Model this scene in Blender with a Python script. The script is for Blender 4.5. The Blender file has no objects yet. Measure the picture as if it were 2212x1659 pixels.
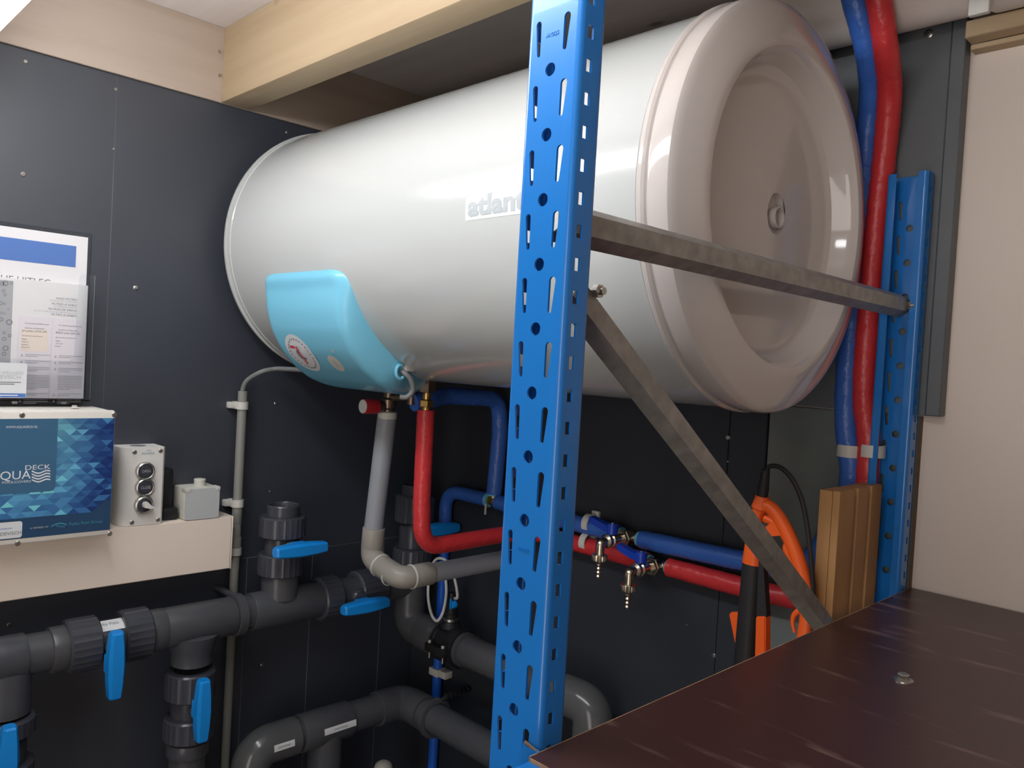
import bpy, bmesh, math, random
from mathutils import Vector, Matrix
from mathutils.geometry import tessellate_polygon
random.seed(7)
PI = math.pi
scene = bpy.context.scene
col = scene.collection

# ------------------------------------------------------------------ camera
W0, H0, FPX = 2212.0, 1659.0, 1730.164
CAM = Vector((1.54386, -1.24938, 1.5))
yaw, pit, rol = math.radians(45.0956), math.radians(-1.54026), math.radians(3.24274)
F = Vector((-math.sin(yaw)*math.cos(pit), math.cos(yaw)*math.cos(pit), math.sin(pit)))
R0 = F.cross(Vector((0, 0, 1))).normalized(); U0 = R0.cross(F)
RI = R0*math.cos(rol) + U0*math.sin(rol); UP = -R0*math.sin(rol) + U0*math.cos(rol)
cd = bpy.data.cameras.new('camera'); cam = bpy.data.objects.new('camera', cd); col.objects.link(cam)
cam.matrix_world = Matrix(((RI.x, UP.x, -F.x, CAM.x), (RI.y, UP.y, -F.y, CAM.y), (RI.z, UP.z, -F.z, CAM.z), (0, 0, 0, 1)))
cd.sensor_fit = 'HORIZONTAL'; cd.sensor_width = 36.0; cd.lens = FPX/W0*36.0; cd.clip_start = 0.02
scene.camera = cam
# ------------------------------------------------------------------ world, exposure
wd = bpy.data.worlds.new('world'); scene.world = wd; wd.use_nodes = True
wd.node_tree.nodes['Background'].inputs[0].default_value = (1.0, 0.93, 0.87, 1)
wd.node_tree.nodes['Background'].inputs[1].default_value = 3.5
scene.view_settings.view_transform = 'Standard'; scene.view_settings.look = 'None'
scene.view_settings.gamma = 1.0; scene.view_settings.use_curve_mapping = False
scene.view_settings.exposure = 0.0
LAMP = 18.5
DX0, DX1, DZ1 = 1.35, 2.3, 2.02          # unseen open doorway behind the camera, added to let in fill light
XR, YF, ZC = 3.0, -2.6, 2.118
_pl = bpy.data.lights.new('added_doorway_portal', 'AREA'); _pl.shape = 'RECTANGLE'; _pl.size = DX1 - DX0; _pl.size_y = DZ1; _pl.cycles.is_portal = True  # portal for the fill light entering through the added doorway
_po = bpy.data.objects.new('added_doorway_portal', _pl); col.objects.link(_po); _po.location = ((DX0 + DX1)/2, YF - 0.1, DZ1/2); _po.rotation_euler = (math.radians(90), 0, 0)


def hit(px, py, ax, v):
    """point where the sight line through a photo pixel meets the plane axis=v"""
    d = F + RI*((px - W0/2)/FPX) - UP*((py - H0/2)/FPX)
    return CAM + d*((v - CAM[ax])/d[ax])


def proj(p):
    q = Vector(p) - CAM; z = q.dot(F)
    return W0/2 + FPX*q.dot(RI)/z, H0/2 - FPX*q.dot(UP)/z


def axis_at(px, p, ax):
    """coordinate along axis ax on the line through p that shows at photo column px"""
    lo, hi = (-1.2, -0.001) if ax == 1 else (0.001, 1.5)
    for _ in range(50):
        m = (lo + hi)/2; q = list(p); q[ax] = m
        if proj(q)[0] < px: lo = m
        else: hi = m
    return (lo + hi)/2


# ------------------------------------------------------------------ materials
def lin(c):
    return tuple((x/255/12.92 if x/255 <= 0.04045 else ((x/255 + 0.055)/1.055)**2.4) for x in c)


def mat(name, rgb, rough=0.5, metal=0.0, noise=None, bump=None, emit=None, coat=0.0, trans=0.0, ior=1.45, spec=0.5):
    m = bpy.data.materials.new(name); m.use_nodes = True; nt = m.node_tree; b = nt.nodes['Principled BSDF']
    c = lin(rgb) + (1,)
    b.inputs['Base Color'].default_value = c; b.inputs['Roughness'].default_value = rough
    b.inputs['Metallic'].default_value = metal; b.inputs['Coat Weight'].default_value = coat
    b.inputs['Transmission Weight'].default_value = trans; b.inputs['IOR'].default_value = ior
    b.inputs['Specular IOR Level'].default_value = spec
    if emit: b.inputs['Emission Color'].default_value = lin(emit[0]) + (1,); b.inputs['Emission Strength'].default_value = emit[1]
    tc = nt.nodes.new('ShaderNodeTexCoord')
    if noise:    # (scale vec, amount, second rgb)
        mp = nt.nodes.new('ShaderNodeMapping'); mp.inputs['Scale'].default_value = noise[0]
        n = nt.nodes.new('ShaderNodeTexNoise'); n.inputs['Scale'].default_value = 1.0; n.inputs['Detail'].default_value = 5
        rp = nt.nodes.new('ShaderNodeValToRGB'); rp.color_ramp.elements[0].position = noise[1]; rp.color_ramp.elements[1].position = noise[2]
        rp.color_ramp.elements[0].color = c; rp.color_ramp.elements[1].color = lin(noise[3]) + (1,)
        nt.links.new(tc.outputs['Object'], mp.inputs[0]); nt.links.new(mp.outputs[0], n.inputs[0])
        nt.links.new(n.outputs[0], rp.inputs[0]); nt.links.new(rp.outputs[0], b.inputs['Base Color'])
    if bump:     # (scale vec, strength, distance)
        mp = nt.nodes.new('ShaderNodeMapping'); mp.inputs['Scale'].default_value = bump[0]
        n = nt.nodes.new('ShaderNodeTexNoise'); n.inputs['Scale'].default_value = 1.0; n.inputs['Detail'].default_value = 3
        bp = nt.nodes.new('ShaderNodeBump'); bp.inputs['Strength'].default_value = bump[1]; bp.inputs['Distance'].default_value = bump[2]
        nt.links.new(tc.outputs['Object'], mp.inputs[0]); nt.links.new(mp.outputs[0], n.inputs[0])
        nt.links.new(n.outputs[0], bp.inputs['Height']); nt.links.new(bp.outputs[0], b.inputs['Normal'])
    return m


def wood(name, a, b2, stretch, rough=0.6):
    m = mat(name, a, rough, noise=(stretch, 0.35, 0.75, b2), bump=(tuple(s*2 for s in stretch), 0.15, 0.002))
    nt = m.node_tree; b = nt.nodes['Principled BSDF']; src = b.inputs['Base Color'].links[0].from_socket
    tc = nt.nodes.new('ShaderNodeTexCoord')        # scattered knots
    mp = nt.nodes.new('ShaderNodeMapping'); mx = max(stretch); mp.inputs['Scale'].default_value = tuple(4 if s < mx*0.5 else 9 for s in stretch)
    v = nt.nodes.new('ShaderNodeTexVoronoi'); v.inputs['Scale'].default_value = 1.0
    rp = nt.nodes.new('ShaderNodeValToRGB'); rp.color_ramp.elements[0].position = 0.03; rp.color_ramp.elements[1].position = 0.09
    rp.color_ramp.elements[0].color = lin((120, 92, 66)) + (1,); rp.color_ramp.elements[1].color = (1, 1, 1, 1)
    mi = nt.nodes.new('ShaderNodeMix'); mi.data_type = 'RGBA'; mi.blend_type = 'MULTIPLY'; mi.inputs[0].default_value = 0.6
    nt.links.new(tc.outputs['Object'], mp.inputs[0]); nt.links.new(mp.outputs[0], v.inputs[0]); nt.links.new(v.outputs['Distance'], rp.inputs[0])
    nt.links.new(src, mi.inputs[6]); nt.links.new(rp.outputs[0], mi.inputs[7]); nt.links.new(mi.outputs[2], b.inputs['Base Color'])
    return m


M = {}
M['black_board'] = mat('black_board', (42, 48, 60), 0.5, noise=((6, 6, 6), 0.35, 0.8, (47, 53, 65)), spec=0.9, coat=0.7)
M['black_board'].node_tree.nodes['Principled BSDF'].inputs['Coat Roughness'].default_value = 0.6
M['back_board'] = mat('back_board', (42, 46, 54), 0.5, noise=((6, 6, 6), 0.35, 0.8, (48, 52, 59)))
M['grey_board'] = mat('grey_board', (104, 112, 110), 0.6, noise=((9, 9, 9), 0.3, 0.75, (118, 124, 121)))
M['core'] = mat('board_core', (96, 98, 102), 0.8)
M['slate_board'] = mat('slate_board', (96, 100, 104), 0.5, noise=((9, 9, 9), 0.3, 0.75, (104, 108, 111)))
M['brown_edge'] = mat('brown_edge', (104, 82, 66), 0.7)
M['cream'] = mat('cream', (222, 208, 196), 0.5, noise=((4, 4, 4), 0.3, 0.8, (227, 214, 203)))
M['dirt'] = mat('dirt_mark', (150, 150, 148), 0.8)
M['floor'] = mat('floor_concrete', (120, 118, 114), 0.8, noise=((5, 5, 5), 0.3, 0.7, (140, 138, 132)))
M['ceil'] = wood('ceiling_wood', (230, 223, 220), (220, 211, 207), (2, 30, 30))
M['pine_x'] = wood('pine_along_x', (196, 174, 142), (178, 154, 122), (2, 26, 26))
M['pine_y'] = wood('pine_along_y', (184, 168, 154), (170, 152, 136), (26, 2, 26))
M['steel'] = mat('steel', (190, 188, 182), 0.3, 1.0)
M['zinc'] = mat('galvanised', (168, 165, 160), 0.45, 0.6, noise=((60, 60, 60), 0.3, 0.7, (140, 138, 134)), bump=((90, 90, 90), 0.15, 0.001))
M['brass'] = mat('brass', (196, 160, 96), 0.3, 1.0)
M['nickel'] = mat('nickel', (196, 186, 168), 0.25, 1.0)
M['enamel'] = mat('white_enamel', (194, 197, 195), 0.16, coat=0.3)
M['capwhite'] = mat('white_plastic_cap', (206, 198, 193), 0.10, coat=0.3)
M['cover'] = mat('light_blue_plastic', (124, 198, 226), 0.25)
M['cover_in'] = mat('blue_hole', (60, 130, 160), 0.5)
M['label'] = mat('label_white', (222, 225, 228), 0.4)
M['labeltxt'] = mat('label_grey_print', (178, 184, 187), 0.4)
M['rack'] = mat('blue_rack_paint', (30, 116, 196), 0.26, noise=((40, 40, 6), 0.55, 0.9, (42, 126, 204)), bump=((60, 60, 30), 0.05, 0.001), coat=0.25)
M['shelf'] = mat('film_faced_plywood', (66, 42, 40), 0.33, noise=((9, 55, 20), 0.6, 0.72, (112, 90, 84)), bump=((300, 300, 300), 0.1, 0.0004))
M['shelf_edge'] = mat('plywood_edge', (196, 168, 130), 0.7, noise=((30, 30, 90), 0.3, 0.7, (150, 110, 80)))
M['pvc'] = mat('dark_grey_pvc', (72, 74, 80), 0.3, noise=((12, 12, 12), 0.4, 0.8, (80, 80, 82)))
M['pvc_gloss'] = mat('glossy_grey_pvc', (84, 86, 88), 0.16)
M['valve'] = mat('dark_valve_plastic', (64, 66, 74), 0.26)
M['handle'] = mat('blue_handle', (20, 140, 226), 0.38, bump=((300, 300, 300), 0.08, 0.0004))
M['drain'] = mat('grey_drain_pvc', (146, 150, 156), 0.42)
M['drain_joint'] = mat('grey_drain_fitting', (150, 146, 138), 0.4)
M['lip_white'] = mat('pale_lip', (200, 200, 196), 0.5)
M['conduit'] = mat('grey_conduit', (138, 138, 132), 0.45)
M['clip'] = mat('light_grey_clip', (204, 203, 196), 0.45)
M['cable'] = mat('grey_cable', (120, 122, 122), 0.5)
M['beige'] = mat('beige_case', (230, 225, 216), 0.45, bump=((150, 150, 150), 0.08, 0.0006))
M['trunk'] = mat('cream_trunking', (242, 228, 214), 0.4)
M['case'] = mat('light_case', (224, 221, 217), 0.45, bump=((180, 180, 180), 0.08, 0.0005))
M['jb'] = mat('junction_grey', (190, 195, 196), 0.5, bump=((160, 160, 160), 0.1, 0.0005))
M['jb_lt'] = mat('junction_light', (206, 206, 196), 0.5)
M['button'] = mat('button_dark', (58, 60, 70), 0.35)
M['printw'] = mat('print_white', (226, 232, 236), 0.5)
M['printg'] = mat('print_grey', (120, 122, 128), 0.5)
M['printlg'] = mat('print_light_grey', (182, 184, 188), 0.5)
M['printt'] = mat('print_teal', (78, 150, 178), 0.5)
M['printb'] = mat('print_blue', (88, 124, 192), 0.5)
M['printr'] = mat('print_red', (206, 66, 92), 0.5)
M['navy'] = mat('navy_print', (42, 74, 106), 0.35)
M['navy2'] = mat('navy_print_light', (64, 106, 138), 0.35)
M['paper'] = mat('white_paper', (232, 230, 232), 0.6)
M['paper2'] = mat('manual_paper', (226, 225, 226), 0.6)
M['paperl'] = mat('lilac_paper', (226, 220, 226), 0.6)
M['peach'] = mat('peach_print', (232, 220, 208), 0.6)
M['photo'] = mat('grey_photo', (172, 174, 178), 0.5)
M['drop'] = mat('photo_drop', (140, 142, 148), 0.5)
M['red_ins'] = mat('red_insulation', (198, 52, 56), 0.34, bump=((75, 75, 75), 0.5, 0.004))
M['blue_ins'] = mat('blue_insulation', (58, 104, 190), 0.34, bump=((75, 75, 75), 0.5, 0.004))
M['blue_pipe'] = mat('blue_pe_pipe', (30, 96, 206), 0.4)
M['tape'] = mat('light_blue_foam', (110, 190, 222), 0.6)
M['lever'] = mat('blue_lever', (18, 56, 160), 0.3)
M['redknob'] = mat('red_knob', (170, 36, 44), 0.4)
M['chrome_dark'] = mat('dark_brass', (120, 104, 92), 0.35, 0.9)
M['whitepipe'] = mat('white_pipe', (230, 223, 217), 0.4)
M['orange'] = mat('orange_plastic', (238, 96, 34), 0.4, bump=((200, 200, 200), 0.06, 0.0005))
M['rubber'] = mat('black_rubber', (38, 36, 38), 0.55)
M['blk'] = mat('black_plastic', (30, 31, 35), 0.5)
M['deck'] = wood('deck_wood', (176, 132, 84), (150, 106, 62), (26, 26, 2))
M['acrylic'] = mat('clear_acrylic', (250, 252, 252), 0.02, trans=1.0, ior=1.12)
_n = M['acrylic'].node_tree; _o = _n.nodes['Material Output']; _a = _n.nodes.new('ShaderNodeBsdfTransparent'); _g = _n.nodes.new('ShaderNodeBsdfGlossy'); _x = _n.nodes.new('ShaderNodeMixShader'); _f = _n.nodes.new('ShaderNodeFresnel')
_f.inputs[0].default_value = 1.35; _g.inputs['Roughness'].default_value = 0.05; _a.inputs[0].default_value = (.96, .97, .98, 1)
_n.links.new(_f.outputs[0], _x.inputs[0]); _n.links.new(_a.outputs[0], _x.inputs[1]); _n.links.new(_g.outputs[0], _x.inputs[2]); _n.links.new(_x.outputs[0], _o.inputs['Surface'])
M['lamp'] = mat('lamp_diffuser', (255, 255, 255), 0.5, emit=((250, 252, 255), LAMP))
M['lampbody'] = mat('lamp_housing', (226, 226, 222), 0.4)


# ------------------------------------------------------------------ mesh helpers
def new(): return bmesh.new()


def box(bm, a, b, bev=0.0, seg=2):
    lo = Vector([min(a[i], b[i]) for i in range(3)]); hi = Vector([max(a[i], b[i]) for i in range(3)])
    r = bmesh.ops.create_cube(bm, size=1.0)['verts']
    for v in r: v.co = Vector([(lo[i] + hi[i])/2 + v.co[i]*(hi[i] - lo[i]) for i in range(3)])
    if bev > 0:
        es = list({e for v in r for e in v.link_edges})
        bmesh.ops.bevel(bm, geom=es, offset=bev, segments=seg, affect='EDGES', profile=0.5)
    return bm


def frame(d, hint=None):
    d = Vector(d).normalized(); h = Vector(hint) if hint else (Vector((0, 0, 1)) if abs(d.z) < 0.9 else Vector((1, 0, 0)))
    x = h.cross(d).normalized(); y = d.cross(x)
    return x, y, d


def rev(bm, o, d, prof, seg=32, rib=None):
    """revolve profile [(radius, along)] about the line o,d. rib=(count, depth) makes grip ribs"""
    o = Vector(o); x, y, d = frame(d); rings = []
    for r, t in prof:
        if r < 1e-6: rings.append([bm.verts.new(o + d*t)])
        else:
            ring = []
            for k in range(seg):
                a = 2*PI*k/seg; rr = r
                if rib and r > rib[2]: rr = r - (rib[1] if (k*rib[0]//seg*2 + (1 if (k*rib[0] % seg) < rib[0] else 0)) % 2 else 0)
                ring.append(bm.verts.new(o + d*t + (x*math.cos(a) + y*math.sin(a))*rr))
            rings.append(ring)
    for A, B in zip(rings, rings[1:]):
        for k in range(seg):
            if len(A) == 1 and len(B) == 1: break
            if len(A) == 1: bm.faces.new((A[0], B[(k+1) % seg], B[k]))
            elif len(B) == 1: bm.faces.new((A[k], A[(k+1) % seg], B[0]))
            else: bm.faces.new((A[k], A[(k+1) % seg], B[(k+1) % seg], B[k]))
    return bm


def cyl(bm, a, b, r, seg=24, bev=0.0, r2=None):
    a = Vector(a); b = Vector(b); L = (b - a).length; r2 = r if r2 is None else r2
    if bev > 0: p = [(0, 0), (r - bev, 0), (r - bev*0.3, bev*0.3), (r, bev), (r2, L - bev), (r2 - bev*0.3, L - bev*0.3), (r2 - bev, L), (0, L)]
    else: p = [(0, 0), (r, 0), (r2, L), (0, L)]
    return rev(bm, a, b - a, p, seg)


def fillet(pts, rad, n=8):
    pts = [Vector(p) for p in pts]; out = [pts[0]]
    for i in range(1, len(pts) - 1):
        p, a, b = pts[i], pts[i-1], pts[i+1]; da = (a - p); db = (b - p); la, lb = da.length, db.length
        da /= la; db /= lb; ang = da.angle(db); r = rad[i-1] if isinstance(rad, (list, tuple)) else rad
        t = min(r/math.tan(ang/2), la*0.49, lb*0.49); p1 = p + da*t; p2 = p + db*t
        for k in range(n + 1):
            s = k/n; w = (1-s)**2, 2*s*(1-s)*1.0, s*s
            out.append(p1*w[0] + p*w[1] + p2*w[2])
    out.append(pts[-1]); return out


def smooth_path(pts, n=8):
    pts = [Vector(p) for p in pts]; out = []
    P = [pts[0]*2 - pts[1]] + pts + [pts[-1]*2 - pts[-2]]
    for i in range(1, len(P) - 2):
        a, b, c, d = P[i-1:i+3]
        for k in range(n):
            t = k/n
            out.append(0.5*((2*b) + (c - a)*t + (2*a - 5*b + 4*c - d)*t*t + (3*b - a - 3*c + d)*t**3))
    out.append(pts[-1]); return out


def tube(bm, path, r, seg=16, cap=True, wob=0.0):
    path = [Vector(p) for p in path]; rings = []; x = None
    for i, p in enumerate(path):
        d = (path[min(i+1, len(path)-1)] - path[max(i-1, 0)]).normalized()
        if x is None: x, y, _ = frame(d)
        else: x = (x - d*x.dot(d)).normalized(); y = d.cross(x)
        rr = r(i/(len(path)-1)) if callable(r) else r
        if wob: rr *= 1 + random.uniform(-wob, wob)
        rings.append([bm.verts.new(p + (x*math.cos(2*PI*k/seg) + y*math.sin(2*PI*k/seg))*rr) for k in range(seg)])
    for A, B in zip(rings, rings[1:]):
        for k in range(seg): bm.faces.new((A[k], A[(k+1) % seg], B[(k+1) % seg], B[k]))
    if cap: bm.faces.new(rings[0][::-1]); bm.faces.new(rings[-1])
    return bm


def resample(path, step):
    out = [path[0]]; acc = 0
    for a, b in zip(path, path[1:]):
        L = (b - a).length; t = step - acc
        while t < L: out.append(a + (b - a)*(t/L)); t += step
        acc = (acc + L) % step
    out.append(path[-1]); return out


def prism(bm, poly, o, x, y, n, depth, holes=(), skip=False):
    """2D polygon (with holes) in frame x,y at o, extruded along n"""
    o, x, y, n = map(Vector, (o, x, y, n)); loops = [list(poly)] + [list(h) for h in holes]
    flat = [p for l in loops for p in l]
    A = [bm.verts.new(o + x*p[0] + y*p[1]) for p in flat]; B = [bm.verts.new(o + x*p[0] + y*p[1] + n*depth) for p in flat]
    if holes:
        for t in tessellate_polygon([[Vector((p[0], p[1], 0)) for p in l] for l in loops]):
            bm.faces.new([A[i] for i in t]); bm.faces.new([B[i] for i in reversed(t)])
    else: bm.faces.new(A); bm.faces.new(B[::-1])
    k = 0
    for li, l in enumerate(loops):
        m = len(l)
        for i in range(m) if not (skip and li == 0) else ():
            j = (i + 1) % m; bm.faces.new((A[k+i], B[k+i], B[k+j], A[k+j]))
        k += m
    return bm


def rrect(w, h, r, n=5, cx=0, cy=0):
    out = []
    for (sx, sy, a0) in ((1, 1, 0), (-1, 1, 90), (-1, -1, 180), (1, -1, 270)):
        for k in range(n + 1):
            a = math.radians(a0 + 90*k/n); out.append((cx + sx*(w/2 - r) + r*math.cos(a), cy + sy*(h/2 - r) + r*math.sin(a)))
    return out


def circ(r, n=14, cx=0, cy=0): return [(cx + r*math.cos(2*PI*k/n), cy + r*math.sin(2*PI*k/n)) for k in range(n)]


def root_loc(o):
    v = Vector((0, 0, 0))
    while o: v += o.location; o = o.parent
    return v


def obj(name, bm, m, parent=None, smooth=40, kind=None, label=None):
    bmesh.ops.remove_doubles(bm, verts=bm.verts, dist=1e-6)
    bmesh.ops.recalc_face_normals(bm, faces=bm.faces)
    if parent: bmesh.ops.translate(bm, verts=bm.verts, vec=-root_loc(parent))
    me = bpy.data.meshes.new(name); bm.to_mesh(me); bm.free()
    me.materials.append(M[m] if isinstance(m, str) else m)
    if smooth:
        me.shade_smooth(); me.set_sharp_from_angle(angle=math.radians(smooth))
    o = bpy.data.objects.new(name, me); col.objects.link(o)
    if parent: o.parent = parent
    if kind: o['kind'] = kind
    if label: o['label'] = label
    return o


def thing(name, label, cat, loc, group=None):
    o = bpy.data.objects.new(name, None); col.objects.link(o); o.location = loc; o.empty_display_size = 0.05
    o['label'] = label; o['category'] = cat
    if group: o['group'] = group
    return o


def tag(o, label, cat, group=None):
    o['label'] = label; o['category'] = cat
    if group: o['group'] = group
    return o


def struct(name, bm, m, parent=None, **k):
    o = obj(name, bm, m, parent, **k)
    if not parent: o['kind'] = 'structure'
    return o


_tc = {}


def text_shape(s, fat=0.0):
    if s not in _tc:
        c = bpy.data.curves.new('t', 'FONT'); c.body = s; c.resolution_u = 3; c.offset = fat
        o = bpy.data.objects.new('t', c); col.objects.link(o); bpy.context.view_layer.update()
        me = bpy.data.meshes.new_from_object(o.evaluated_get(bpy.context.evaluated_depsgraph_get()))
        V = [v.co.copy() for v in me.vertices]; Fc = [tuple(p.vertices) for p in me.polygons]
        bpy.data.objects.remove(o); bpy.data.curves.remove(c); bpy.data.meshes.remove(me)
        _tc[s] = (V, Fc)
    return _tc[s]


def text(bm, s, fn, w=None, h=None, x0=0, y0=0, align='L'):
    """flat lettering; fn maps (u,v) metres to a 3D point; h = cap height; w = total width"""
    V, Fc = text_shape(s); xs = [v.x for v in V]; mn, mx = min(xs), max(xs)
    sy = (h/0.7) if h else w/(mx - mn); sx = w/(mx - mn) if w else sy
    tw = (mx - mn)*sx; ox = x0 - (tw if align == 'R' else tw/2 if align == 'C' else 0)
    vs = [bm.verts.new(fn(ox + (v.x - mn)*sx, y0 + v.y*sy)) for v in V]
    for f in Fc:
        try: bm.faces.new([vs[i] for i in f])
        except ValueError: pass
    return bm


def print_obj(name, bm, m, parent, toward=None):
    """flat print: face the normals toward a direction"""
    bmesh.ops.remove_doubles(bm, verts=bm.verts, dist=1e-7)
    for f in bm.faces:
        f.normal_update()
        if toward and f.normal.dot(Vector(toward)) < 0: f.normal_flip()
    if parent: bmesh.ops.translate(bm, verts=bm.verts, vec=-root_loc(parent))
    me = bpy.data.meshes.new(name); bm.to_mesh(me); bm.free(); me.materials.append(M[m] if isinstance(m, str) else m)
    o = bpy.data.objects.new(name, me); col.objects.link(o); o.parent = parent; return o


def onx(x): return lambda u, v: Vector((x, u, v))       # lettering on a face looking +X (u=Y, v=Z)
def ony(y): return lambda u, v: Vector((u, y, v))       # lettering on a face looking -Y (u=X, v=Z)


def quad(bm, fn, u0, v0, u1, v1):
    bm.faces.new([bm.verts.new(fn(u, v)) for u, v in ((u0, v0), (u1, v0), (u1, v1), (u0, v1))]); return bm


def poly(bm, fn, pts): bm.faces.new([bm.verts.new(fn(u, v)) for u, v in pts]); return bm


# ================================================================== STRUCTURE
struct('floor', box(new(), (-0.1, YF, -0.1), (XR, 0.1, 0)), 'floor')
struct('ceiling', box(new(), (-0.1, YF, ZC), (XR, 0.1, ZC + 0.08)), 'ceil')
wl = struct('wall_left', box(new(), (-0.12, YF, 0), (-0.012, 0.1, ZC)), 'blk')
zs = 1.064
for (y0, y1, z0, z1) in ((YF, -1.45, 0.002, ZC), (-1.45, -0.75, zs, 1.9738), (-0.75, 0, zs, 1.9738), (-1.45, -0.457, 0.002, zs), (-0.457, -0.303, 0.002, zs), (-0.303, -0.111, 0.002, zs), (-0.111, 0, 0.002, zs)):
    obj('wall_panel', box(new(), (-0.012, y0 + 0.0006, z0 + 0.0006), (0, y1 - 0.0006, z1 - 0.0006), 0.0004, 1), 'black_board', wl)

for (y0, y1, z0, z1) in ((-.7506, -.7494, zs, 1.9738), (-1.45, 0, zs - .0006, zs + .0006), (-.4576, -.4564, .002, zs - .0006), (-.3036, -.3024, .002, zs - .0006), (-.1116, -.1104, .002, zs - .0006)):
    obj('panel_joint', box(new(), (-.011, y0, z0), (-.0005, y1, z1)), 'core', wl, 0)


def screw_head(p, n, r, parent, m='steel', name='screw'):
    p = Vector(p); n = Vector(n); bm = new()
    rev(bm, p, n, [(0, 0), (r, 0), (r, 0.0008), (r*0.8, 0.0016), (0, 0.0018)], 14)
    x, y, d = frame(n)
    for k in (0, 1):
        a, b = (x, y) if k else (y, x); c = p + n*0.0016; q = [c + a*r*0.6 + b*r*0.14, c - a*r*0.6 + b*r*0.14, c - a*r*0.6 - b*r*0.14, c + a*r*0.6 - b*r*0.14]
        q += [v + n*0.0007 for v in q]; vs = [bm.verts.new(v) for v in q]
        for f in ((0, 1, 2, 3), (4, 5, 6, 7), (0, 1, 5, 4), (1, 2, 6, 5), (2, 3, 7, 6), (3, 0, 4, 7)): bm.faces.new([vs[i] for i in f])
    return obj(name, bm, m, parent)


for px, py, r in ((50, 376, .0042), (55, 133, .0036), (293, 622, .0045), (595, 872, .0036), (583, 1062, .003), (566, 1437, .004), (250, 193, .003), (620, 286, .0036), (703, 1180, .002), (20, 1350, .004), (245, 322, .002)):
    screw_head(hit(px, py, 0, 0), (1, 0, 0), r, wl)
t1 = struct('trim_1', box(new(), (0, YF, 1.9734), (0.006, 0, ZC), 0.001, 1), 'pine_y')
t2 = struct('trim_2', box(new(), (0.0065, -0.561, 1.9735), (XR, -0.501, ZC), 0.003, 2), 'pine_x')
for py, z in ((112, 0), (163, 0)):
    screw_head(hit(474, py, 0, 0.006), (1, 0, 0), 0.003, t1)
wb = struct('wall_back', box(new(), (-0.1, 0.0, 0), (XR, 0.12, ZC)), 'cream')
obj('wall_panel', box(new(), (0.0008, -0.018, 1.457), (1.15, 0, 2.0895), 0.001, 1), 'slate_board', wb)
obj('wall_panel', box(new(), (0.0008, -0.012, 0.002), (0.8365, 0, 1.4545), 0.001, 1), 'back_board', wb)
obj('wall_panel', box(new(), (0.8375, -0.012, 0.002), (0.906, 0, 1.4545), 0.001, 1), 'back_board', wb)
obj('wall_panel', box(new(), (0.907, -0.008, 0.002), (1.140, 0, 1.4545), 0.001, 1), 'grey_board', wb, label='paler grey board')
obj('panel_edge', box(new(), (1.1402, -0.0075, 0.002), (1.1425, 0, 1.455)), 'brown_edge', wb, label='bare brown board edge')
obj('wall_batten', box(new(), (1.1515, -0.024, 1.4575), (1.171, 0, 2.05), 0.0015, 1), 'slate_board', wb)
struct('trim_3', box(new(), (0.0065, -0.024, 2.0905), (XR, 0, ZC), 0.001, 1), 'pine_x')
t4 = struct('trim_4', box(new(), (1.1765, -0.05, 1.9765), (XR, -0.0225, 2.0), 0.0015, 1), 'pine_x')
struct('trim_5', box(new(), (1.1765, -0.0225, 1.969), (XR, 0, 1.9765), 0.0008, 1), 'pine_x')
for px, py, r, y in ((2006, 73, .0065, -.018), (1787, 128, .006, -.018), (1573, 945, .0042, -.012), (1542, 1416, .0042, -.012), (1484, 1350, .0015, -.012), (1557, 1186, .002, -.012), (1573, 997, .0018, -.012)):
    screw_head(hit(px, py, 1, y), (0, -1, 0), r, wb, 'steel')
struct('wall_right', box(new(), (XR, YF, 0), (XR + 0.1, 0.1, ZC)), 'cream')
bm = new(); prism(bm, [(-0.1, 0), (DX0, 0), (DX0, DZ1), (DX1, DZ1), (DX1, 0), (XR + 0.1, 0), (XR + 0.1, ZC), (-0.1, ZC)], (0, YF, 0), (1, 0, 0), (0, 0, 1), (0, -1, 0), 0.1)
struct('wall_front', bm, 'cream')  # has the opening of the added doorway
bm = new(); prism(bm, [(DX0, 0), (DX0 + .03, 0), (DX0 + .03, DZ1 - .03), (DX1 - .03, DZ1 - .03), (DX1 - .03, 0), (DX1, 0), (DX1, DZ1), (DX0, DZ1)], (0, YF + .01, 0), (1, 0, 0), (0, 0, 1), (0, -1, 0), 0.12)
struct('added_door_1', bm, 'lampbody')  # frame of the unseen doorway, added to brighten the room

# ================================================================== CEILING LAMP
lt = thing('tube_light', 'white glowing tube light hung below the ceiling near the left wall', 'light', (0.6, -1.01, 1.99))
Y0, Y1, ZB, ZT, LX = -1.052, -0.968, 1.9195, 1.982, 1.27
bm = new(); prism(bm, [(-0.042, 0.0625), (-0.042, 0.02), (-0.036, 0.006), (-0.024, 0), (0.024, 0), (0.036, 0.006), (0.042, 0.02), (0.042, 0.0625)], (0.12, -1.01, ZB), (0, 1, 0), (0, 0, 1), (1, 0, 0), LX - .12)
obj('diffuser', bm, 'lamp', lt)
obj('housing', box(new(), (0.118, -1.05, ZT), (LX + .002, -0.97, ZT + 0.02), 0.004), 'lampbody', lt)
for x in (0.118, LX + .002):
    obj('end_cap', box(new(), (x - 0.012, -1.055, ZB - 0.003), (x, -0.965, ZT + 0.02) if x < .5 else (x + 0.012, -0.965, ZT + 0.02), 0.003), 'lampbody', lt)
for x in (0.25, .95):
    obj('hanger', cyl(new(), (x, -1.01, ZT + 0.018), (x, -1.01, ZC), 0.003, 10), 'steel', lt)

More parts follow.
